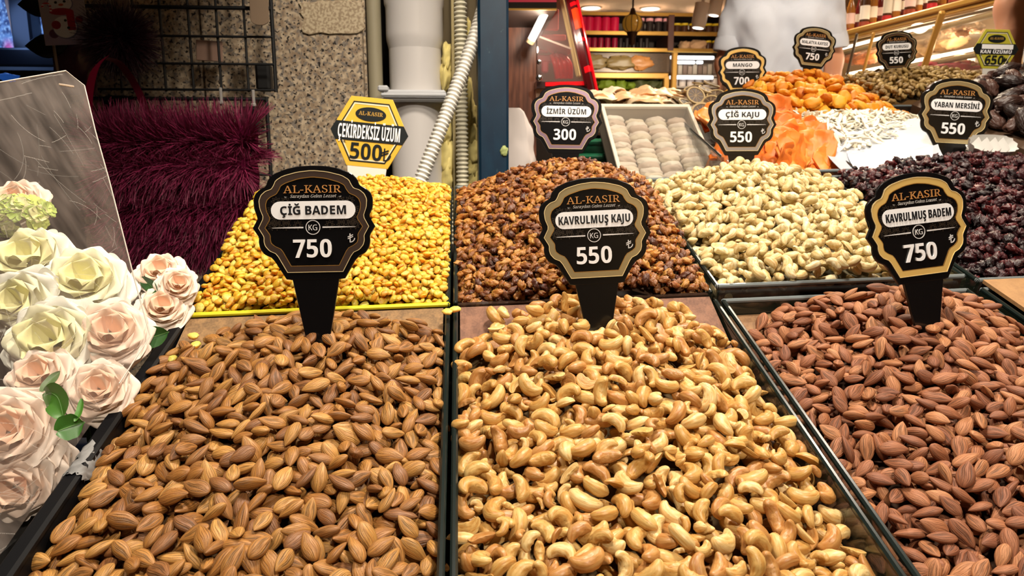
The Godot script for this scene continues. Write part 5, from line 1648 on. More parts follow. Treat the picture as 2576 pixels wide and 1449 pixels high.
		xf.append(Transform3D(bs.scaled_local(Vector3.ONE * L * q[6] * cfg.get("swell", 1.0)), p))
		var s := seen(p)
		var w := area[k] / (s.z * s.z)
		if s.x < 12 or s.x > 2564 or s.y < 6 or s.y > 1443: w = 0.0
		for d in shades:
			if s.z > d[3] - 0.02 and Vector2(s.x - d[0], s.y - d[1]).length() < d[2]: w = 0.0
		for d in cfg.get("behind", []):
			if Rect2(d[0], d[1], d[2], d[3]).has_point(Vector2(s.x, s.y)): w = 0.0
		if w > 0: order.append([w, k])
	order.sort_custom(func(a, b): return a[0] > b[0])
	var single := {}
	for k in mini(order.size(), 300): single[order[k][1]] = true
	var rest := {}
	for k in items.size():
		var mi := int(items[k][7] * 997) % meshes.size()
		var ti := int(items[k][8] * 991) % tones.size()
		var m := mat("%s %d" % [cfg.name, ti], tones[ti], cfg.rough, 0.0, cfg.look)
		if single.has(k):
			solo(cfg.name, meshes[mi], m, cfg.label, cfg.category, xf[k], cfg.group)
		else:
			if not rest.has(mi): rest[mi] = []
			rest[mi].append([xf[k], ti])
	var pile := thing(cfg.name + "_heap", cfg.heap_label, cfg.category + " heap")
	pile.set_meta("kind", "stuff")
	var dark: Color = tones[0]  # darkened below: shade in the gaps between pieces put into the core colour
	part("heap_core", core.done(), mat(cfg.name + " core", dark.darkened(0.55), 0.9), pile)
	var look: Dictionary = cfg.look.duplicate()
	look["vertex_color_use_as_albedo"] = true
	for mi in rest:
		var mm := MultiMesh.new()
		mm.transform_format = MultiMesh.TRANSFORM_3D
		mm.mesh = meshes[mi]
		mm.use_colors = true
		mm.instance_count = rest[mi].size()
		for k in rest[mi].size():
			mm.set_instance_transform(k, rest[mi][k][0])
			mm.set_instance_color(k, (tones[rest[mi][k][1]] as Color).srgb_to_linear())
		var o := MultiMeshInstance3D.new()
		o.name = "pieces"
		o.multimesh = mm
		o.material_override = mat(cfg.name + " pieces", Color(1, 1, 1), cfg.rough, 0.0, look)
		o.set_meta("kind", "stuff")
		pile.add_child(o, true)

func cone(u: float, v: float, c: Array) -> float:     # [u, v, height, slope across left, across right, front, back, roundness]
	var du: float = (u - c[0]) * (c[3] if u < c[0] else c[4])
	var dv: float = (v - c[1]) * (c[5] if v < c[1] else c[6])
	return c[2] - (sqrt(du * du + dv * dv + c[7] * c[7]) - c[7])

func nuts() -> void:
	# almond skin: darker grooves along the kernel
	var an := noise(101, 1.0, 3)
	var aim := paint(192, 128, func(x: float, y: float) -> Color:
		var k := wrapped(an, x, y, 4.2, 2.6)
		var s := wrapped(an, x + 0.013 * sin(y * 14), y + 3.0, 7.5, 1.3)
		var g := clampf(1.0 - 0.9 * maxf(0.0, s - 0.06), 0.68, 1.0)
		return Color(1, 1, 1).lerp(Color(0.86, 0.80, 0.74), clampf(k + 0.4, 0, 1)) * Color(g, g * 0.97, g * 0.94))
	var abump := paint(192, 128, func(x: float, y: float) -> Color:
		var s := wrapped(an, x + 0.013 * sin(y * 14), y + 3.0, 7.5, 1.3)
		var g := clampf(0.6 - 0.9 * maxf(0.0, s), 0, 1)
		return Color(g, g, g))
	var atex := tex(aim)
	var anrm := relief(abump, 4.0)
	var almonds := []
	for k in 7: almonds.append(almond_mesh(200 + k))
	var alook := {"albedo_texture": atex, "normal_enabled": true, "normal_texture": anrm, "normal_scale": 1.0}
	var bd := func(u: float, v: float, low: float) -> float: return low + 0.002 - 0.074 * (0.312 - v) / 0.372
	heap({"name": "raw_almond", "label": "raw brown almond in the heap before the golden raisins", "category": "almond", "group": "raw almonds in the front left tray", "heap_label": "rest of the raw brown almond heap with the bronze bordered sign",
		"u0": -0.258, "u1": -0.004, "v0": -0.066, "v1": 0.308, "l": 0.0208, "w": 0.0115, "t": 0.0078, "cell": 0.0021, "seed": 11, "layers": 2.0, "most": 1500, "tilt": 0.16, "on_edge": 0.2,
		"target": func(u: float, v: float) -> float: return cone(u, v, [-0.122, 0.262, 0.024, 0.38, 0.44, 0.16, 1.0, 0.03]), "ground": func(u: float, v: float) -> float: return bd.call(u, v, 0.0),
		"meshes": almonds, "tones": [c8(168, 119, 60), c8(186, 138, 74), c8(194, 149, 82), c8(178, 130, 68), c8(164, 119, 68), c8(204, 159, 90), c8(146, 102, 60)], "rough": 0.48, "look": alook})
	heap({"name": "roasted_almond", "label": "roasted reddish brown almond in the heap below the bright gold sign", "category": "almond", "group": "roasted almonds in the front right tray", "heap_label": "rest of the roasted reddish almond heap with the bright gold sign",
		"u0": 0.295, "u1": 0.571, "v0": -0.066, "v1": 0.308, "l": 0.0212, "w": 0.0118, "t": 0.0082, "cell": 0.0021, "seed": 12, "layers": 2.0, "most": 1500, "tilt": 0.2, "on_edge": 0.25,
		"target": func(u: float, v: float) -> float: return cone(u, v, [0.45, 0.268, 0.021, 0.46, 0.34, 0.20, 1.0, 0.03]), "ground": func(u: float, v: float) -> float: return bd.call(u, v, -0.018),
		"meshes": almonds, "tones": [c8(156, 102, 71), c8(176, 120, 84), c8(190, 134, 93), c8(167, 111, 78), c8(198, 143, 101), c8(146, 94, 67)], "rough": 0.62, "look": alook})
	# cashews
	var cn := noise(111, 1.0, 3)
	var ctex := tex(paint(128, 128, func(x: float, y: float) -> Color:
		var k := wrapped(cn, x, y, 1.6, 3.0)
		var s := wrapped(cn, x, y + 7, 5.0, 9.0)
		return Color(1, 1, 1).lerp(Color(0.90, 0.80, 0.66), clampf(k * 1.3 + 0.3, 0, 1)).lerp(Color(0.55, 0.42, 0.30), clampf((s - 0.5) * 4, 0, 0.7))))
	var cnrm := relief(paint(128, 128, func(x: float, y: float) -> Color:
		var g := 0.5 + 0.3 * wrapped(cn, x, y, 2.4, 5.0)
		return Color(g, g, g)), 2.5)
	var cashews := []
	for k in 10: cashews.append(cashew_mesh(300 + k))
	var plump := []
	for k in 9: plump.append(cashew_mesh(320 + k, true))
	var clook := {"albedo_texture": ctex, "normal_enabled": true, "normal_texture": cnrm, "normal_scale": 0.7}
	heap({"name": "roasted_cashew", "label": "golden roasted cashew in the heap in front of the brown raisins", "category": "cashew", "group": "roasted cashews in the front middle tray", "heap_label": "rest of the golden roasted cashew heap with the champagne bordered sign",
		"u0": 0.009, "u1": 0.277, "v0": -0.066, "v1": 0.308, "swell": 1.17, "l": 0.0222, "w": 0.0152, "t": 0.0100, "cell": 0.0022, "seed": 13, "layers": 1.8, "most": 1400, "tilt": 0.3, "on_edge": 0.45, "broken": 0.16,
		"target": func(u: float, v: float) -> float: return cone(u, v, [0.138, 0.266, 0.025, 0.44, 0.40, 0.14, 1.0, 0.03]), "ground": func(u: float, v: float) -> float: return bd.call(u, v, 0.0),
		"meshes": cashews, "tones": [c8(200, 156, 88), c8(210, 170, 102), c8(218, 182, 114), c8(204, 162, 94), c8(226, 196, 136), c8(192, 142, 82), c8(184, 136, 80)], "rough": 0.4, "look": clook})
	heap({"name": "raw_cashew", "label": "pale raw cashew in the heap behind the gold bordered almond sign", "category": "cashew", "group": "raw cashews in the rear tray", "heap_label": "rest of the pale raw cashew heap with the silver bordered sign",
		"u0": 0.291, "u1": 0.571, "v0": 0.333, "v1": 0.682, "swell": 1.12, "l": 0.0212, "w": 0.0146, "t": 0.0098, "cell": 0.0024, "seed": 14, "layers": 1.8, "most": 1400, "tilt": 0.26, "on_edge": 0.4, "broken": 0.06,
		"target": func(u: float, v: float) -> float: return cone(u, v, [0.425, 0.60, 0.052, 0.40, 0.40, 0.19, 0.7, 0.03]), "ground": func(_u: float, _v: float) -> float: return -0.05,
		"meshes": plump, "tones": [c8(220, 204, 152), c8(226, 212, 164), c8(230, 219, 178), c8(222, 206, 156), c8(212, 190, 138)], "rough": 0.45, "look": clook})
	# raisins and cranberries
	var rn := noise(121, 1.0, 3)
	var rnrm := relief(paint(96, 96, func(x: float, y: float) -> Color:
		var g := 0.7 - 0.9 * absf(wrapped(rn, x, y, 2.6, 4.5))
		return Color(g, g, g)), 4.0)
	var gold_r := []
	var dark_r := []
	var cran := []
	for k in 6:
		gold_r.append(raisin_mesh(400 + k, 0.17, 0.5, 0.8))
		dark_r.append(raisin_mesh(420 + k, 0.42, 0.55, 0.66))
		cran.append(raisin_mesh(440 + k, 0.42, 0.55, 0.74))
	var rl := {"normal_enabled": true, "normal_texture": rnrm, "normal_scale": 0.8, "subsurf_scatter_enabled": true, "subsurf_scatter_strength": 0.25}
	var gl := {"normal_enabled": true, "normal_texture": rnrm, "normal_scale": 0.45, "subsurf_scatter_enabled": true, "subsurf_scatter_strength": 0.5}
	heap({"name": "golden_raisin", "label": "golden yellow raisin in the heap behind the raw almonds", "category": "raisin", "group": "golden raisins in the rear left tray", "heap_label": "rest of the golden raisin heap below the yellow hexagonal sign",
		"u0": -0.256, "u1": -0.004, "v0": 0.333, "v1": 0.682, "l": 0.0102, "w": 0.0082, "t": 0.0056, "cell": 0.00135, "seed": 15, "layers": 2.2, "most": 4200, "tilt": 0.25,
		"target": func(u: float, v: float) -> float: return cone(u, v, [-0.10, 0.60, 0.045, 0.22, 0.40, 0.20, 0.7, 0.03]), "ground": func(_u: float, _v: float) -> float: return -0.05,
		"meshes": gold_r, "tones": [c8(216, 162, 42), c8(222, 176, 52), c8(228, 188, 70), c8(216, 166, 44), c8(222, 174, 66), c8(232, 202, 100), c8(206, 148, 46)], "rough": 0.34, "look": gl})
	heap({"name": "brown_raisin", "label": "brown raisin in the heap behind the roasted cashews", "category": "raisin", "group": "brown raisins in the rear middle tray", "heap_label": "rest of the brown raisin heap with the pinkish bordered sign",
		"u0": 0.009, "u1": 0.275, "v0": 0.333, "v1": 0.682, "l": 0.0134, "w": 0.0086, "t": 0.0066, "cell": 0.0014, "seed": 16, "layers": 2.0, "most": 4200, "tilt": 0.28,
		"target": func(u: float, v: float) -> float: return cone(u, v, [0.158, 0.59, 0.067, 0.48, 0.47, 0.27, 0.7, 0.03]), "ground": func(_u: float, _v: float) -> float: return -0.05,
		"meshes": dark_r, "tones": [c8(122, 76, 36), c8(152, 100, 44), c8(170, 116, 52), c8(104, 62, 36), c8(158, 104, 44), c8(182, 130, 62), c8(136, 86, 38), c8(80, 46, 32), c8(142, 90, 44)], "rough": 0.34, "look": rl})
	heap({"name": "dried_cranberry", "label": "dark red dried cranberry in the heap at the right edge", "category": "cranberry", "group": "dried cranberries in the rear right tray", "heap_label": "rest of the dark red cranberry heap at the right edge",
		"u0": 0.6, "u1": 0.99, "v0": 0.335, "v1": 0.694, "l": 0.0165, "w": 0.0122, "t": 0.0095, "cell": 0.0018, "seed": 17, "layers": 2.0, "most": 4200, "tilt": 0.3,
		"target": func(u: float, v: float) -> float: return cone(u, v, [0.80, 0.62, 0.048, 0.30, 0.26, 0.19, 0.6, 0.04]), "ground": func(_u: float, _v: float) -> float: return -0.05,
		"meshes": cran, "tones": [c8(42, 16, 20), c8(52, 19, 24), c8(62, 21, 26), c8(34, 17, 21), c8(74, 23, 26), c8(28, 16, 19)], "rough": 0.36, "look": rl})
	# strays
	for q in [[486, 845, 0.001, "on the worn board below the yellow strip, the upper one"], [492, 868, 0.0, "on the worn board below the yellow strip, the lower one"], [432, 902, -0.004, "beside the black tray edge, half under the almonds"], [1145, 778, 0.0095, "on the corner where four trays meet"], [1125, 784, 0.0095, "next to the corner where four trays meet"]]:
		var r := ray(q[0], q[1])
		var t: float = (ORG + N * (q[2] + 0.0022) - EYE).dot(N) / r.dot(N)
		solo("stray_raisin", gold_r[int(q[0]) % 6], mat("golden_raisin 5", c8(240, 206, 92)), "single golden raisin %s" % q[3], "raisin", Transform3D((Basis(U, N, -V) * Basis(Vector3.UP, rng.randf() * 6.0)).scaled_local(Vector3.ONE * 0.0118), EYE + r * t))

func rear_foods() -> void:
	# figs pressed in rows in a clear lidded box
	var tl := at(1515, 272, 1.42)
	var ax := Vector3.RIGHT
	var up := Vector3(0, sin(deg_to_rad(35)), -cos(deg_to_rad(35)))
	var nn := Vector3(0, cos(deg_to_rad(35)), sin(deg_to_rad(35)))          # out of the box
	var wid := 0.174
	var high := 0.27
	var o := thing("fig_box", "flat cardboard box of dried figs with pale edges, tilted towards the front", "box", tl, Basis(ax, up, nn))
	var cream := mat("box cream", c8(206, 196, 178), 0.6)
	part("tray", boxm(Vector3(wid * 0.5, -high * 0.5, -0.05), Vector3(wid, high, 0.004)), mat("box grey", c8(120, 108, 96), 0.7), o)
	part("side", boxm(Vector3(0.002, -high * 0.5, -0.026), Vector3(0.004, high, 0.052), 0.001), mat("box side", c8(150, 138, 118), 0.6), o)
	part("side", boxm(Vector3(wid - 0.002, -high * 0.5, -0.026), Vector3(0.004, high, 0.052), 0.001), mat("box side", c8(150, 138, 118), 0.6), o)
	part("side", boxm(Vector3(wid * 0.5, 0.002, -0.026), Vector3(wid, 0.004, 0.052), 0.001), mat("box side", c8(150, 138, 118), 0.6), o)
	part("side", boxm(Vector3(wid * 0.5, -high, -0.026), Vector3(wid, 0.004, 0.052), 0.001), mat("box side", c8(150, 138, 118), 0.6), o)
	part("edge", boxm(Vector3(0.0, -high * 0.5, 0.002), Vector3(0.007, high, 0.006), 0.001), cream, o)
	part("edge", boxm(Vector3(wid, -high * 0.5, 0.002), Vector3(0.007, high, 0.006), 0.001), cream, o)
	part("edge", boxm(Vector3(wid * 0.5, 0.004, 0.002), Vector3(wid + 0.007, 0.01, 0.006), 0.001), cream, o)
	part("clear_lid", boxm(Vector3(wid * 0.5, -high * 0.5, 0.002), Vector3(wid - 0.008, high - 0.006, 0.0008)), glass("clear lid", c8(235, 235, 230, 0.04), 0.08), o)
	var figs := []
	for k in 5: figs.append(blob_mesh(500 + k, 20, 12, 0.96, 0.78, 0.2, 0.12, 0.25))
	var fb := Basis(ax, up, nn)
	var fmats := [mat("fig a", c8(206, 196, 178), 0.85), mat("fig b", c8(192, 178, 154), 0.85), mat("fig c", c8(200, 186, 168), 0.85), mat("fig d", c8(180, 160, 140), 0.85)]
	for c in 4:
		for k in 17:
			var p := tl + ax * (wid * (0.135 + 0.243 * c) + rng.randf_range(-0.001, 0.001)) + up * (-0.014 - 0.0150 * k - 0.006 * (c % 2)) + nn * (-0.024 + rng.randf_range(-0.002, 0.003))
			var bb := fb * Basis(Vector3.RIGHT, 0.75 + rng.randf_range(-0.15, 0.15)) * Basis(Vector3.UP, rng.randf() * 6.28)
			solo("dried_fig", figs[(c * 3 + k) % 5], fmats[(c + k * 3) % 4], "whitish floury dried fig packed in rows in the clear lidded box", "fig", Transform3D(bb.scaled_local(Vector3(0.045, 0.034, 0.045)), p), "dried figs in the clear lidded box")
	tray("rear glass tray of orange papaya slices", 0.452, 0.66, 0.715, 1.09, 0.01, 0.06, "", "")
	tray("rear glass tray of dried apricots", 0.665, 0.945, 1.08, 1.42, 0.01, 0.06, "", "")
	tray("rear glass tray of dried mulberries", 0.955, 1.3, 1.16, 1.42, 0.01, 0.06, "", "")
	tray("rear glass tray of white coconut strips", 0.665, 0.93, 0.72, 1.07, 0.004, 0.06, "", "")
	# apricots
	var apr := []
	for k in 6: apr.append(blob_mesh(520 + k, 18, 12, 0.82, 0.5, 0.28, 0.13, 0.4))
	heap({"name": "dried_apricot", "label": "plump orange dried apricot in the heap before the seller", "category": "apricot", "group": "dried apricots in the rear tray", "heap_label": "rest of the orange apricot heap before the seller",
		"u0": 0.655, "u1": 0.95, "v0": 1.055, "v1": 1.40, "l": 0.034, "w": 0.028, "t": 0.015, "cell": 0.0035, "seed": 18, "layers": 1.7, "most": 420, "tilt": 0.25, "on_edge": 0.25,
		"target": func(u: float, v: float) -> float: return cone(u, v, [0.79, 1.25, 0.055, 0.35, 0.45, 0.22, 0.7, 0.03]), "ground": func(_u: float, _v: float) -> float: return -0.02,
		"meshes": apr, "tones": [c8(214, 130, 16), c8(224, 144, 18), c8(228, 154, 26), c8(218, 136, 18), c8(212, 120, 18), c8(232, 164, 34)], "rough": 0.6, "look": {"subsurf_scatter_enabled": true, "subsurf_scatter_strength": 0.06}})
	var mul := []
	for k in 4: mul.append(blob_mesh(540 + k, 14, 12, 0.55, 0.55, 0.2, 0.5, 0.0))
	heap({"name": "dried_mulberry", "label": "small knobbly olive brown dried mulberry in the heap right of the apricots", "category": "mulberry", "group": "dried mulberries in the rear tray", "heap_label": "rest of the olive brown mulberry heap right of the apricots",
		"u0": 0.955, "u1": 1.29, "v0": 1.165, "v1": 1.42, "l": 0.019, "w": 0.0115, "t": 0.011, "cell": 0.0022, "seed": 19, "layers": 1.7, "most": 1500, "tilt": 0.3,
		"target": func(u: float, v: float) -> float: return cone(u, v, [1.10, 1.30, 0.060, 0.3, 0.2, 0.22, 0.6, 0.03]), "ground": func(_u: float, _v: float) -> float: return -0.02,
		"meshes": mul, "tones": [c8(150, 120, 66), c8(168, 138, 78), c8(130, 102, 54), c8(176, 146, 88)], "rough": 0.6, "look": {}})
	# dates, on a brown box
	var bx := at(2540, 402, 1.16)
	solo("date_box", boxm(T(1.23, 0.93, -0.02) , Vector3(0.44, 0.09, 0.42), 0.008, Basis(U, N, -V)), mat("date box", c8(84, 62, 44), 0.5), "brown wooden box under the dates at the right edge", "box")
	var dates := []
	for k in 6: dates.append(blob_mesh(560 + k, 22, 16, 0.56, 0.52, 0.22, 0.24, 0.0))
	var dn2 := noise(131, 1.0, 3)
	heap({"name": "date", "label": "large dark wrinkled date in the heap at the right edge", "category": "date", "group": "dates heaped at the right edge", "heap_label": "rest of the dark date heap at the right edge",
		"u0": 1.02, "u1": 1.44, "v0": 0.76, "v1": 1.12, "l": 0.050, "w": 0.028, "t": 0.027, "cell": 0.004, "seed": 20, "layers": 1.6, "most": 400, "tilt": 0.22, "on_edge": 0.0,
		"target": func(u: float, v: float) -> float: return cone(u, v, [1.30, 1.02, 0.106, 0.32, 0.4, 0.42, 0.8, 0.05]), "ground": func(_u: float, _v: float) -> float: return 0.02,
		"meshes": dates, "tones": [c8(50, 32, 28), c8(62, 40, 34), c8(74, 48, 42), c8(44, 30, 28), c8(84, 54, 44)], "rough": 0.38, "look": {"normal_enabled": true, "normal_scale": 0.8, "normal_texture": relief(paint(128, 96, func(x: float, y: float) -> Color:
			var g := 0.7 - 0.9 * absf(wrapped(dn2, x, y, 3.4, 2.2))
			return Color(g, g, g)), 4.0)}})
	# papaya slices: bent orange slabs
	var pap := []
	for k in 5:
		var nz := noise(580 + k, 1.0, 2)
		var m := Mb.new()
		m.grid(20, 10, func(a: float, b: float) -> Vector3:
			var d := Vector3(sin(b * PI) * cos(a * TAU), cos(b * PI), sin(b * PI) * sin(a * TAU))
			var e := Vector3(signf(d.x) * pow(absf(d.x), 0.7) * 0.5, d.y * 0.06, signf(d.z) * pow(absf(d.z), 0.7) * 0.36)
			e *= 1.0 + 0.18 * nz.get_noise_2d(d.x * 2, d.z * 2)
			e.y += 0.35 * e.x * e.x + 0.12 * nz.get_noise_2d(e.x * 3 + 9, e.z * 3)
			return e, true, true)
		pap.append(m.done())
	var pm := [mat("papaya a", c8(232, 126, 42), 0.5, 0.0, {"subsurf_scatter_enabled": true, "subsurf_scatter_strength": 0.08}), mat("papaya b", c8(236, 138, 54), 0.5, 0.0, {"subsurf_scatter_enabled": true, "subsurf_scatter_strength": 0.08}), mat("papaya c", c8(224, 114, 34), 0.5, 0.0, {"subsurf_scatter_enabled": true, "subsurf_scatter_strength": 0.08})]
	for k in 60:
		var v := rng.randf_range(0.735, 1.07)
		var u := rng.randf_range(0.462, 0.64) + 0.12 * (v - 0.735)
		var h := -0.02 + 0.04 * (1.0 - pow(absf(u - 0.57) / 0.15, 2.0)) * rng.randf_range(0.15, 1.0)
		var stand := rng.randf_range(0.2, 1.15)
		var bs := Basis(U, N, -V) * Basis(Vector3.UP, rng.randf_range(-0.9, 0.9) + PI * 0.5) * Basis(Vector3.BACK, stand) * Basis(Vector3.RIGHT, rng.randf_range(-0.4, 0.4))
		solo("papaya_slice", pap[k % 5], pm[k % 3], "bright orange candied papaya slice heaped behind the raw cashews", "papaya", Transform3D(bs.scaled_local(Vector3.ONE * rng.randf_range(0.07, 0.095)), T(u, v, h + 0.012)), "papaya slices behind the raw cashews")
	# white coconut strips
	var cs := []
	for k in 4:
		var nz := noise(600 + k, 1.0, 2)
		var m := Mb.new()
		m.grid(8, 12, func(a: float, b: float) -> Vector3:
			var y := sin(b * PI)
			return Vector3((b - 0.5) + 0.02 * nz.get_noise_1d(b * 5), (0.05 * sin(a * TAU)) * pow(y, 0.4) + 0.3 * (b - 0.5) * (b - 0.5) + 0.05 * nz.get_noise_1d(b * 3 + 4), 0.11 * cos(a * TAU) * pow(y, 0.4)), true, true)
		cs.append(m.done())
	heap({"name": "coconut_strip", "label": "white dried coconut strip heaped behind the white paper sheet", "category": "coconut", "group": "white coconut strips", "heap_label": "rest of the white coconut strip heap behind the paper sheet",
		"u0": 0.67, "u1": 0.925, "v0": 0.8, "v1": 1.06, "l": 0.036, "w": 0.0115, "t": 0.0075, "cell": 0.003, "seed": 22, "layers": 2.0, "most": 800, "tilt": 0.25,
		"target": func(u: float, v: float) -> float: return cone(u, v, [0.80, 0.98, 0.034, 0.15, 0.15, 0.08, 0.6, 0.03]), "ground": func(_u: float, _v: float) -> float: return -0.03,
		"meshes": cs, "tones": [c8(240, 234, 216), c8(244, 240, 228), c8(232, 222, 198)], "rough": 0.6, "look": {}})
	# white paper sheets curling over the papaya tray
	var sheet := func(pts: Array, called: String, label: String, thick: float) -> void:   # a grid of points, row by row
		var rows := pts.size()
		var m := Mb.new()
		var f := func(a: float, b: float, back: float) -> Vector3:
			var y := b * (rows - 1)
			var r0 := mini(int(y), rows - 2)
			var row := func(rr: int) -> Vector3:
				var q: Array = pts[rr]
				var x := a * (q.size() - 1)
				var c := mini(int(x), q.size() - 2)
				return (q[c] as Vector3).cubic_interpolate(q[c + 1], q[maxi(c - 1, 0)], q[mini(c + 2, q.size() - 1)], x - c)
			return (row.call(r0) as Vector3).cubic_interpolate(row.call(r0 + 1), row.call(maxi(r0 - 1, 0)), row.call(mini(r0 + 2, rows - 1)), y - r0) + Vector3(0, -back, 0)
		m.grid(24, 18, func(a: float, b: float) -> Vector3: return f.call(a, b, 0.0), false, true)
		m.grid(24, 18, func(a: float, b: float) -> Vector3: return f.call(a, b, thick))
		solo(called, m.done(), mat("paper white", c8(186, 193, 204), 0.35, 0.0, {"cull_mode": BaseMaterial3D.CULL_DISABLED}), label, "paper")
	sheet.call([[at(2120, 328, 1.36), at(2200, 318, 1.36), at(2290, 302, 1.35), at(2345, 290, 1.33)],
		[at(2125, 362, 1.27), at(2210, 350, 1.26), at(2300, 336, 1.24), at(2352, 326, 1.23)],
		[at(2140, 408, 1.19), at(2230, 398, 1.17), at(2315, 380, 1.16), at(2362, 370, 1.15)],
		[at(2172, 450, 1.13), at(2262, 440, 1.10), at(2340, 420, 1.10), at(2380, 405, 1.10)]], "paper_sheet", "large glossy white paper sheet curling before the coconut strips", 0.0006)
	sheet.call([[at(2068, 356, 1.26), at(2095, 352, 1.27), at(2124, 350, 1.28)], [at(2080, 388, 1.21), at(2112, 388, 1.22), at(2138, 386, 1.23)], [at(2108, 420, 1.16), at(2132, 424, 1.17), at(2152, 424, 1.18)], [at(2140, 448, 1.12), at(2150, 450, 1.12), at(2165, 450, 1.13)]], "paper_sheet", "narrow white paper flap left of the large white paper sheet", 0.0006)
	# dried citrus wheels
	var rind := mat("citrus rind", c8(186, 160, 112), 0.6)
	var flesh := mat("citrus flesh", c8(84, 64, 48), 0.5)
	var cring := Mb.new()
	var r0 := PackedVector2Array()
	var r1 := PackedVector2Array()
	for k in 28:
		r0.append(Vector2.from_angle(TAU * k / 28.0) * 0.5)
		r1.append(Vector2.from_angle(TAU * k / 28.0) * 0.42)
	cring.band(r0, r1, -0.045, 0.045)
	var cw := []
	for k in 9:
		var seg := PackedVector2Array()
		var a0 := TAU * k / 9.0 + 0.05
		var a1 := TAU * (k + 1) / 9.0 - 0.05
		seg.append(Vector2.from_angle((a0 + a1) * 0.5) * 0.06)
		for j in 5: seg.append(Vector2.from_angle(lerpf(a0, a1, j / 4.0)) * 0.40)
		var m := Mb.new()
		m.prism(seg, -0.02, 0.02, 0.008)
		cw.append(m.done())
	var pith := Mb.new()
	var dsk := PackedVector2Array()
	for k in 28: dsk.append(Vector2.from_angle(TAU * k / 28.0) * 0.42)
	pith.prism(dsk, -0.008, 0.008)
	var crm := cring.done()
	var pim := pith.done()
	for q in [[1750, 240, 1.55, 50, 0.2, 0.35], [1765, 285, 1.48, 56, -0.1, 0.1], [1728, 262, 1.56, 48, 0.4, 0.9], [1713, 248, 1.6, 46, 0.2, 1.2], [1742, 222, 1.65, 44, -0.3, 1.1], [1776, 226, 1.62, 42, 0.3, 1.0], [1700, 240, 1.66, 42, 0.1, 1.25], [1788, 258, 1.53, 46, -0.3, 0.5], [1722, 230, 1.68, 42, -0.2, 1.2], [1790, 212, 1.7, 42, 0.3, 1.1], [1745, 268, 1.53, 50, 0.1, 1.0], [1782, 305, 1.46, 50, 0.2, 0.4], [1690, 254, 1.62, 44, 0.3, 1.3], [1762, 210, 1.72, 42, 0.1, 1.3], [1800, 238, 1.6, 44, -0.2, 0.8], [1728, 286, 1.52, 46, 0.3, 1.1]]:
		var bs := cam_basis * Basis(Vector3.RIGHT, -q[5]) * Basis(Vector3.UP, q[4])
		var w := thing("citrus_wheel", "dried dark citrus wheel with a pale rind, heaped between fig box and papaya", "citrus slice", at(q[0], q[1], q[2]), bs.scaled_local(Vector3.ONE * q[3] * q[2] / F), "dried citrus wheels")
		part("rind", crm, rind, w)
		part("pith", pim, mat("citrus pith", c8(150, 126, 92), 0.6), w)
		for s in cw: part("segment", s, flesh, w)
	# pale peach slices behind the fig box
	var sl := []
	for k in 4:
		var nz := noise(640 + k, 1.0, 2)
		var m := Mb.new()
		m.grid(18, 10, func(a: float, b: float) -> Vector3:
			var d := Vector3(sin(b * PI) * cos(a * TAU), cos(b * PI), sin(b * PI) * sin(a * TAU))
			return Vector3(d.x * 0.5, d.y * 0.05 + 0.10 * cos(d.x * 3) + 0.09 * nz.get_noise_2d(d.x * 2, d.z * 2), d.z * 0.33), true, true)
		sl.append(m.done())
	var sm := [mat("melon a", c8(250, 218, 176), 0.45), mat("melon b", c8(252, 228, 196), 0.45), mat("melon c", c8(244, 198, 146), 0.45)]
	for k in 34:
		var px := rng.randf_range(1480, 1690)
		var py := rng.randf_range(238, 268) - 9.0 * (1.0 - absf(px - 1550) / 150.0)
		solo("melon_slice", sl[k % 4], sm[k % 3], "pale peach dried fruit slice heaped behind the fig box", "fruit slice", Transform3D((Basis(Vector3.UP, rng.randf_range(-0.5, 0.5)) * Basis(Vector3.RIGHT, rng.randf_range(0.0, 0.5)) * Basis(Vector3.BACK, rng.randf_range(-0.25, 0.25))).scaled_local(Vector3.ONE * rng.randf_range(0.07, 0.095)), at(px, py, 1.66 + rng.randf_range(-0.06, 0.1))), "peach slices behind the fig box")
	solo("slice_stand", boxm(at(1590, 300, 1.72), Vector3(0.24, 0.08, 0.2), 0.006), mat("stand brown", c8(120, 84, 54), 0.6), "low brown stand under the peach slices", "stand")
	# white serrated scoop before the dates
	var so := thing("white_scoop", "white plastic holder with pointed dividers lying before the dates", "holder", at(2492, 371, 1.13), Basis(Vector3.UP, deg_to_rad(-4)) * Basis(Vector3.BACK, -0.02) * Basis(Vector3.RIGHT, 0.75))
	var w2 := mat("plastic white", c8(226, 224, 220), 0.35)
	var hull := Mb.new()
	hull.grid(26, 8, func(a: float, b: float) -> Vector3:
		var ph := a * TAU
		var rr := lerpf(0.82, 1.0, b)
		var wav := 1.0 + 0.05 * cos(ph * 14)
		return Vector3(signf(cos(ph)) * pow(absf(cos(ph)), 0.6) * 0.036 * rr * wav, -0.009 + 0.018 * b, -signf(sin(ph)) * pow(absf(sin(ph)), 0.7) * 0.02 * rr * wav), true)
	part("shell", hull.done(), mat("plastic white", c8(226, 224, 220), 0.35, 0.0, {"cull_mode": BaseMaterial3D.CULL_DISABLED}), so)
	part("base", boxm(Vector3(0, -0.009, 0), Vector3(0.06, 0.002, 0.03), 0.0005), w2, so)
	for k in 4:
		var tm := Mb.new()
		var x := -0.022 + 0.013 * k
		tm.prism(PackedVector2Array([Vector2(x - 0.004, -0.009), Vector2(x + 0.005, -0.009), Vector2(x + 0.002, 0.011)]), -0.012, 0.014, 0.0004)
		part("divider", tm.done(), w2, so)

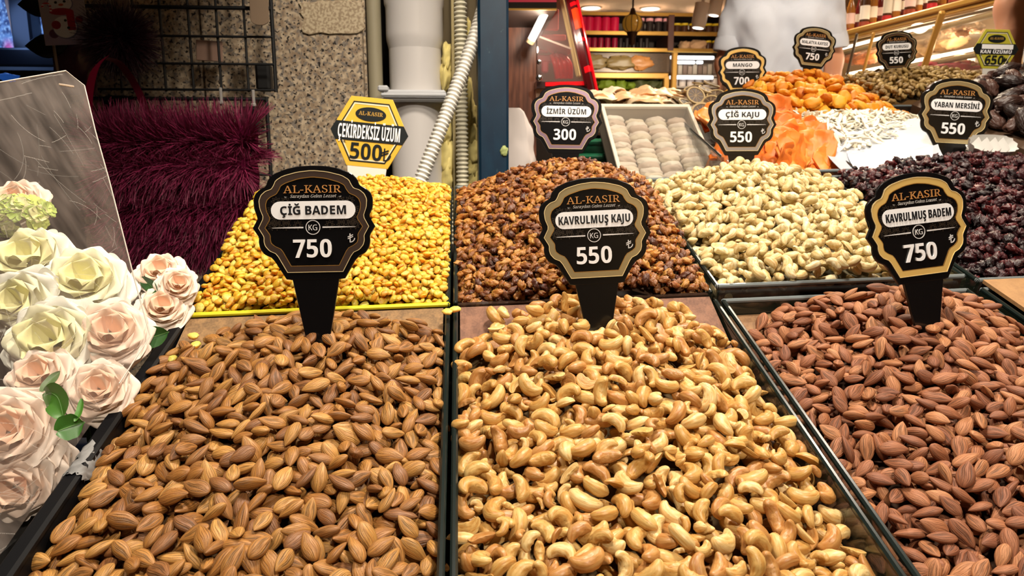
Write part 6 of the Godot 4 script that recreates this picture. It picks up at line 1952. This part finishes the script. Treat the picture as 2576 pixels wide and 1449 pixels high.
# ---------- artificial roses behind a clear sheet ----------
func petal_mesh(sd: int) -> ArrayMesh:
	var nz := noise(sd, 1.0, 2)
	var m := Mb.new()
	var f := func(a: float, b: float) -> Vector3:
		var s := a * 2.0 - 1.0
		var w := 0.80 * pow(sin(PI * (0.06 + 0.87 * b)), 0.6) + 0.03
		var x := s * w
		var z := 0.32 * sin(b * 2.2) - 0.42 * x * x + 0.62 * pow(maxf(0.0, b - 0.68), 2) * 6.0 * (0.6 + 0.4 * s * s)
		z += 0.05 * nz.get_noise_2d(s * 0.7, b * 0.7) * b + 0.014 * sin(s * 5 + sd) * maxf(0.0, b - 0.6) * 2.5
		return Vector3(x, b * (1.0 - 0.30 * s * s * b) + 0.03 * nz.get_noise_1d(s * 1.5) * b, z)
	m.grid(18, 16, f)
	return m.done()

func flowers() -> void:
	var petals := []
	for k in 6: petals.append(petal_mesh(700 + k))
	var look := {"cull_mode": BaseMaterial3D.CULL_DISABLED, "backlight_enabled": true, "backlight": Color(0.35, 0.33, 0.28)}
	var white := [mat("petal white", c8(236, 236, 224), 0.6, 0.0, look), mat("petal cream", c8(234, 232, 198), 0.6, 0.0, look), mat("petal yellow", c8(232, 228, 170), 0.6, 0.0, look)]
	var peach := [mat("petal peach pale", c8(242, 226, 212), 0.6, 0.0, look), mat("petal peach", c8(242, 216, 196), 0.6, 0.0, look), mat("petal peach deep", c8(238, 200, 172), 0.6, 0.0, look)]
	var rose := func(px: float, py: float, depth: float, rad_px: float, tilt_x: float, tilt_y: float, kind: Array, label: String, n: int) -> void:
		var r := rad_px * 0.8 * depth / F
		var b := cam_basis * Basis(Vector3.UP, tilt_y) * Basis(Vector3.RIGHT, PI / 2 + tilt_x)     # y is the flower's axis
		var o := thing("artificial_rose", label, "rose", at(px, py, depth + r * 0.2), b)
		for k in n:
			var t := float(k) / (n - 1)
			var open := lerpf(0.02, 1.22, pow(t, 0.85)) + rng.randf_range(-0.06, 0.06)
			var sz := r * lerpf(0.55, 1.02, t)
			var ang := k * 2.4 + rng.randf_range(-0.2, 0.2)
			var bs := Basis(Vector3.UP, ang) * Basis(Vector3.RIGHT, open)
			var m: Material = kind[2] if t < 0.3 else (kind[1] if t < 0.62 else kind[0])
			part("petal", petals[k % 6], m, o, Transform3D(bs.scaled_local(Vector3(sz * lerpf(0.8, 1.15, t), sz, sz * 0.9)), Vector3(0, -r * 0.42 * t - r * 0.12, 0) + Basis(Vector3.UP, ang) * Vector3(0, 0, r * lerpf(0.03, 0.10, t))))
		var cup := []
		for k in 6: cup.append(Vector2(r * 0.22 * sin(PI * 0.5 * k / 5.0), -r * 0.75 + r * 0.2 * (1 - cos(PI * 0.5 * k / 5.0))))
		part("calyx", lathem(cup, 12), mat("calyx green", c8(70, 104, 44), 0.6), o)
		part("stem", tubem([Vector3(0, -r * 0.7, 0), Vector3(0, -r * 1.2, 0), b.inverse() * Vector3(0, -0.16, -0.02) + Vector3(0, -r, 0)], r * 0.05, 6), mat("stem green", c8(70, 104, 44), 0.6), o)
	rose.call(60, 645, 0.66, 136, -0.55, 0.1, white, "large white rose above the others, just under the green hydrangea", 22)
	rose.call(205, 700, 0.65, 138, -0.5, 0.35, white, "white rose behind the clear sheet, second from the top", 22)
	rose.call(40, 758, 0.62, 118, -0.2, 0.0, white, "white rose cut by the left edge between two other white roses", 20)
	rose.call(118, 852, 0.58, 150, -0.3, 0.1, white, "large open white rose with a yellow heart in the middle of the bouquet", 26)
	rose.call(12, 1085, 0.50, 150, -0.35, 0.25, peach, "very large peach rose at the left edge, the nearest one", 26)
	rose.call(275, 830, 0.60, 118, -0.4, 0.45, peach, "peach rose behind the clear sheet's right edge, beside the yellow hearted rose", 22)
	rose.call(245, 975, 0.56, 100, -0.4, 0.3, peach, "peach rose by the black tray edge above two green leaves", 22)
	rose.call(90, 940, 0.555, 100, -0.5, 0.1, peach, "peach rose under the yellow hearted rose", 20)
	rose.call(105, 1165, 0.52, 85, -0.2, 0.5, peach, "peach rose low behind the clear sheet, beside the torn tape", 20)
	rose.call(400, 680, 0.70, 82, -0.6, 0.2, peach, "topmost pale peach rose right of the clear sheet", 20)
	rose.call(448, 712, 0.69, 62, -0.35, 0.5, peach, "pale peach rose nearest the raisin tray's black edge", 18)
	rose.call(408, 768, 0.68, 78, -0.5, 0.4, peach, "lowest pale peach rose right of the clear sheet", 20)
	rose.call(35, 500, 0.72, 90, -0.5, 0.2, peach, "small peach rose at the top left of the bouquet", 18)
	rose.call(215, 895, 0.6, 80, -0.3, 0.4, peach, "half hidden peach rose in the middle of the peach group", 18)
	rose.call(30, 1230, 0.50, 120, 0.1, 0.3, peach, "lowest peach rose at the left edge, in the shade", 20)
	# green hydrangea
	var hy := thing("green_hydrangea", "pale green hydrangea head at the left edge above the white roses", "flower", at(50, 545, 0.71), cam_basis)
	var hm := [mat("hydrangea a", c8(190, 206, 100), 0.6, 0.0, look), mat("hydrangea b", c8(160, 184, 84), 0.6, 0.0, look), mat("hydrangea c", c8(210, 210, 150), 0.6, 0.0, look)]
	for k in 46:
		var d := Vector3(rng.randfn(), rng.randfn(), absf(rng.randfn())).normalized()
		var p := d * Vector3(0.034, 0.02, 0.024)
		var fl := Mb.new()
		for j in 4:
			fl.put(petals[j], Transform3D((Basis(d.cross(Vector3.UP).normalized(), d, d.cross(Vector3.UP).normalized().cross(d)) * Basis(Vector3.UP, j * PI / 2 + k) * Basis(Vector3.RIGHT, 1.1)).scaled_local(Vector3.ONE * 0.0085), p))
		part("floret", fl.done(), hm[k % 3], hy)
	# leaves
	var leaf := func(pts: Array, label: String, w: float, c: Color) -> void:
		var path := curve(pts, 6)
		var m := Mb.new()
		var last := path.size() - 1
		m.grid(8, last, func(a: float, b: float) -> Vector3:
			var k := int(round(b * last))
			var d: Vector3 = (path[mini(k + 1, last)] - path[maxi(k - 1, 0)]).normalized()
			var x := d.cross(cam_basis.z).normalized()
			var s := a * 2 - 1
			return path[k] + x * s * w * pow(sin(PI * (0.03 + 0.94 * b)), 0.7) * (1.0 + 0.05 * sin(b * 60)) + cam_basis.z * (absf(s) * w * 0.35))
		var o := thing("artificial_leaf", label, "leaf")
		part("blade", m.done(), mat("leaf %s" % c.to_html(), c, 0.4, 0.0, {"cull_mode": BaseMaterial3D.CULL_DISABLED, "backlight_enabled": true, "backlight": Color(0.1, 0.2, 0.05)}), o)
		part("midrib", tubem(path, w * 0.05, 5), mat("midrib", c8(96, 140, 70), 0.5), o)
	leaf.call([at(115, 985, 0.515), at(145, 1000, 0.51), at(160, 1050, 0.505)], "broad green leaf between the peach roses", 0.0098, c8(70, 120, 40))
	leaf.call([at(104, 985, 0.515), at(126, 960, 0.52), at(152, 934, 0.525)], "slim green leaf pointing up among the peach roses", 0.0035, c8(74, 110, 52))
	leaf.call([at(145, 1085, 0.5), at(180, 1072, 0.505), at(214, 1062, 0.51)], "low green leaf by the torn tape", 0.0092, c8(54, 104, 34))
	leaf.call([at(190, 1060, 0.505), at(202, 1030, 0.51), at(206, 1002, 0.515)], "thin upright green leaf above the low leaf", 0.0026, c8(74, 128, 44))
	leaf.call([at(345, 860, 0.63), at(380, 850, 0.635), at(425, 835, 0.64)], "dark green leaf under the pale peach roses at the tray edge", 0.0098, c8(40, 84, 34))
	leaf.call([at(355, 700, 0.70), at(375, 715, 0.695), at(398, 735, 0.69)], "dark green leaf between the pale peach roses", 0.006, c8(44, 86, 38))
	leaf.call([at(0, 560, 0.72), at(30, 570, 0.72), at(60, 580, 0.715)], "green leaf under the hydrangea", 0.009, c8(88, 120, 60))
	# a dark pot carries the stems
	var pot := at(150, 1120, 0.66)
	solo("flower_box", boxm(Vector3(-0.42, 0.86, -0.46), Vector3(0.2, 0.16, 0.42), 0.01), mat("planter dark", c8(40, 38, 36), 0.6), "dark planter box holding the artificial roses", "planter")
	# the clear sheet, scratched
	var sn := noise(141, 1.0, 3)
	var sim := Image.create(1024, 1024, false, Image.FORMAT_RGBA8)
	for y in 1024:
		for x in 1024:
			var k := sn.get_noise_2d(x * 0.03, y * 0.006) * 0.5 + sn.get_noise_2d(x * 0.008 + 90, y * 0.006) * 0.6
			sim.set_pixel(x, y, Color(0.80, 0.73, 0.69, clampf(0.13 + 0.13 * k, 0.04, 0.4)))
	var sr := RandomNumberGenerator.new()
	sr.seed = 5
	for k in 420:                              # fine scratches
		var p := Vector2(sr.randf(), sr.randf()) * 1024
		var d := Vector2.from_angle(sr.randf_range(-0.5, 0.5) + (PI / 2 if sr.randf() < 0.5 else 0.3)) 
		var bend := sr.randf_range(-0.012, 0.012)
		var al := sr.randf_range(0.18, 0.42)
		for s in int(sr.randf_range(20, 150)):
			p += d
			d = d.rotated(bend)
			if p.x > 1 and p.x < 1023 and p.y > 1 and p.y < 1023:
				sim.set_pixel(int(p.x), int(p.y), Color(0.9, 0.88, 0.85, al))
	var clear := mat("scratched acrylic", Color(1, 1, 1), 0.3, 0.0, {"transparency": BaseMaterial3D.TRANSPARENCY_ALPHA, "albedo_texture": tex(sim), "cull_mode": BaseMaterial3D.CULL_DISABLED})
	var sheet := thing("clear_sheet", "scratched clear acrylic sheet with a cut corner standing before the roses", "acrylic sheet")
	# it stands along the tray's black edge: corner points of the sheet, on one upright plane
	var A := at(-160, 235, 0.50)
	var B := at(165, 178, 0.600)
	var C := at(372, 830, 0.600)
	var pn := (B - A).cross(C - A).normalized()
	var onp := func(px: float, py: float) -> Vector3:
		var r := ray(px, py)
		return EYE + r * ((A - EYE).dot(pn) / r.dot(pn))
	var outl := [onp.call(-160, 235), onp.call(165, 178), onp.call(212, 215), onp.call(240, 330), onp.call(275, 455), onp.call(335, 690), onp.call(378, 845), onp.call(300, 965), onp.call(150, 1180), onp.call(20, 1370), onp.call(-160, 1600)]
	var ex := (B - A).normalized()
	var ey := pn.cross(ex).normalized()
	if ey.y > 0: ey = -ey
	var poly := PackedVector2Array()
	for p in outl: poly.append(Vector2((p - A).dot(ex), (p - A).dot(ey)))
	var tri := Geometry2D.triangulate_polygon(poly)
	var sm := Mb.new()
	for j in range(0, tri.size(), 3):
		for k in 3:
			sm.v.append(outl[tri[j + k]])
			sm.n.append(pn if pn.dot(EYE - A) > 0 else -pn)
			sm.t.append(Vector2((outl[tri[j + k]] - A).dot(ex), (outl[tri[j + k]] - A).dot(ey)) / 0.34)
			sm.i.append(j + k)
	part("pane", sm.done(), clear, sheet)
	var ed := []
	for k in range(0, 8): ed.append(outl[k])
	part("polished_edge", tubem(ed, 0.0006, 6), mat("acrylic edge", c8(206, 196, 186), 0.25), sheet)
	part("sticker", bar(onp.call(148, 212) + pn * 0.0, onp.call(186, 218), 0.0012, 0.0016, 0.0003), mat("sticker beige", c8(196, 176, 156), 0.5), sheet)
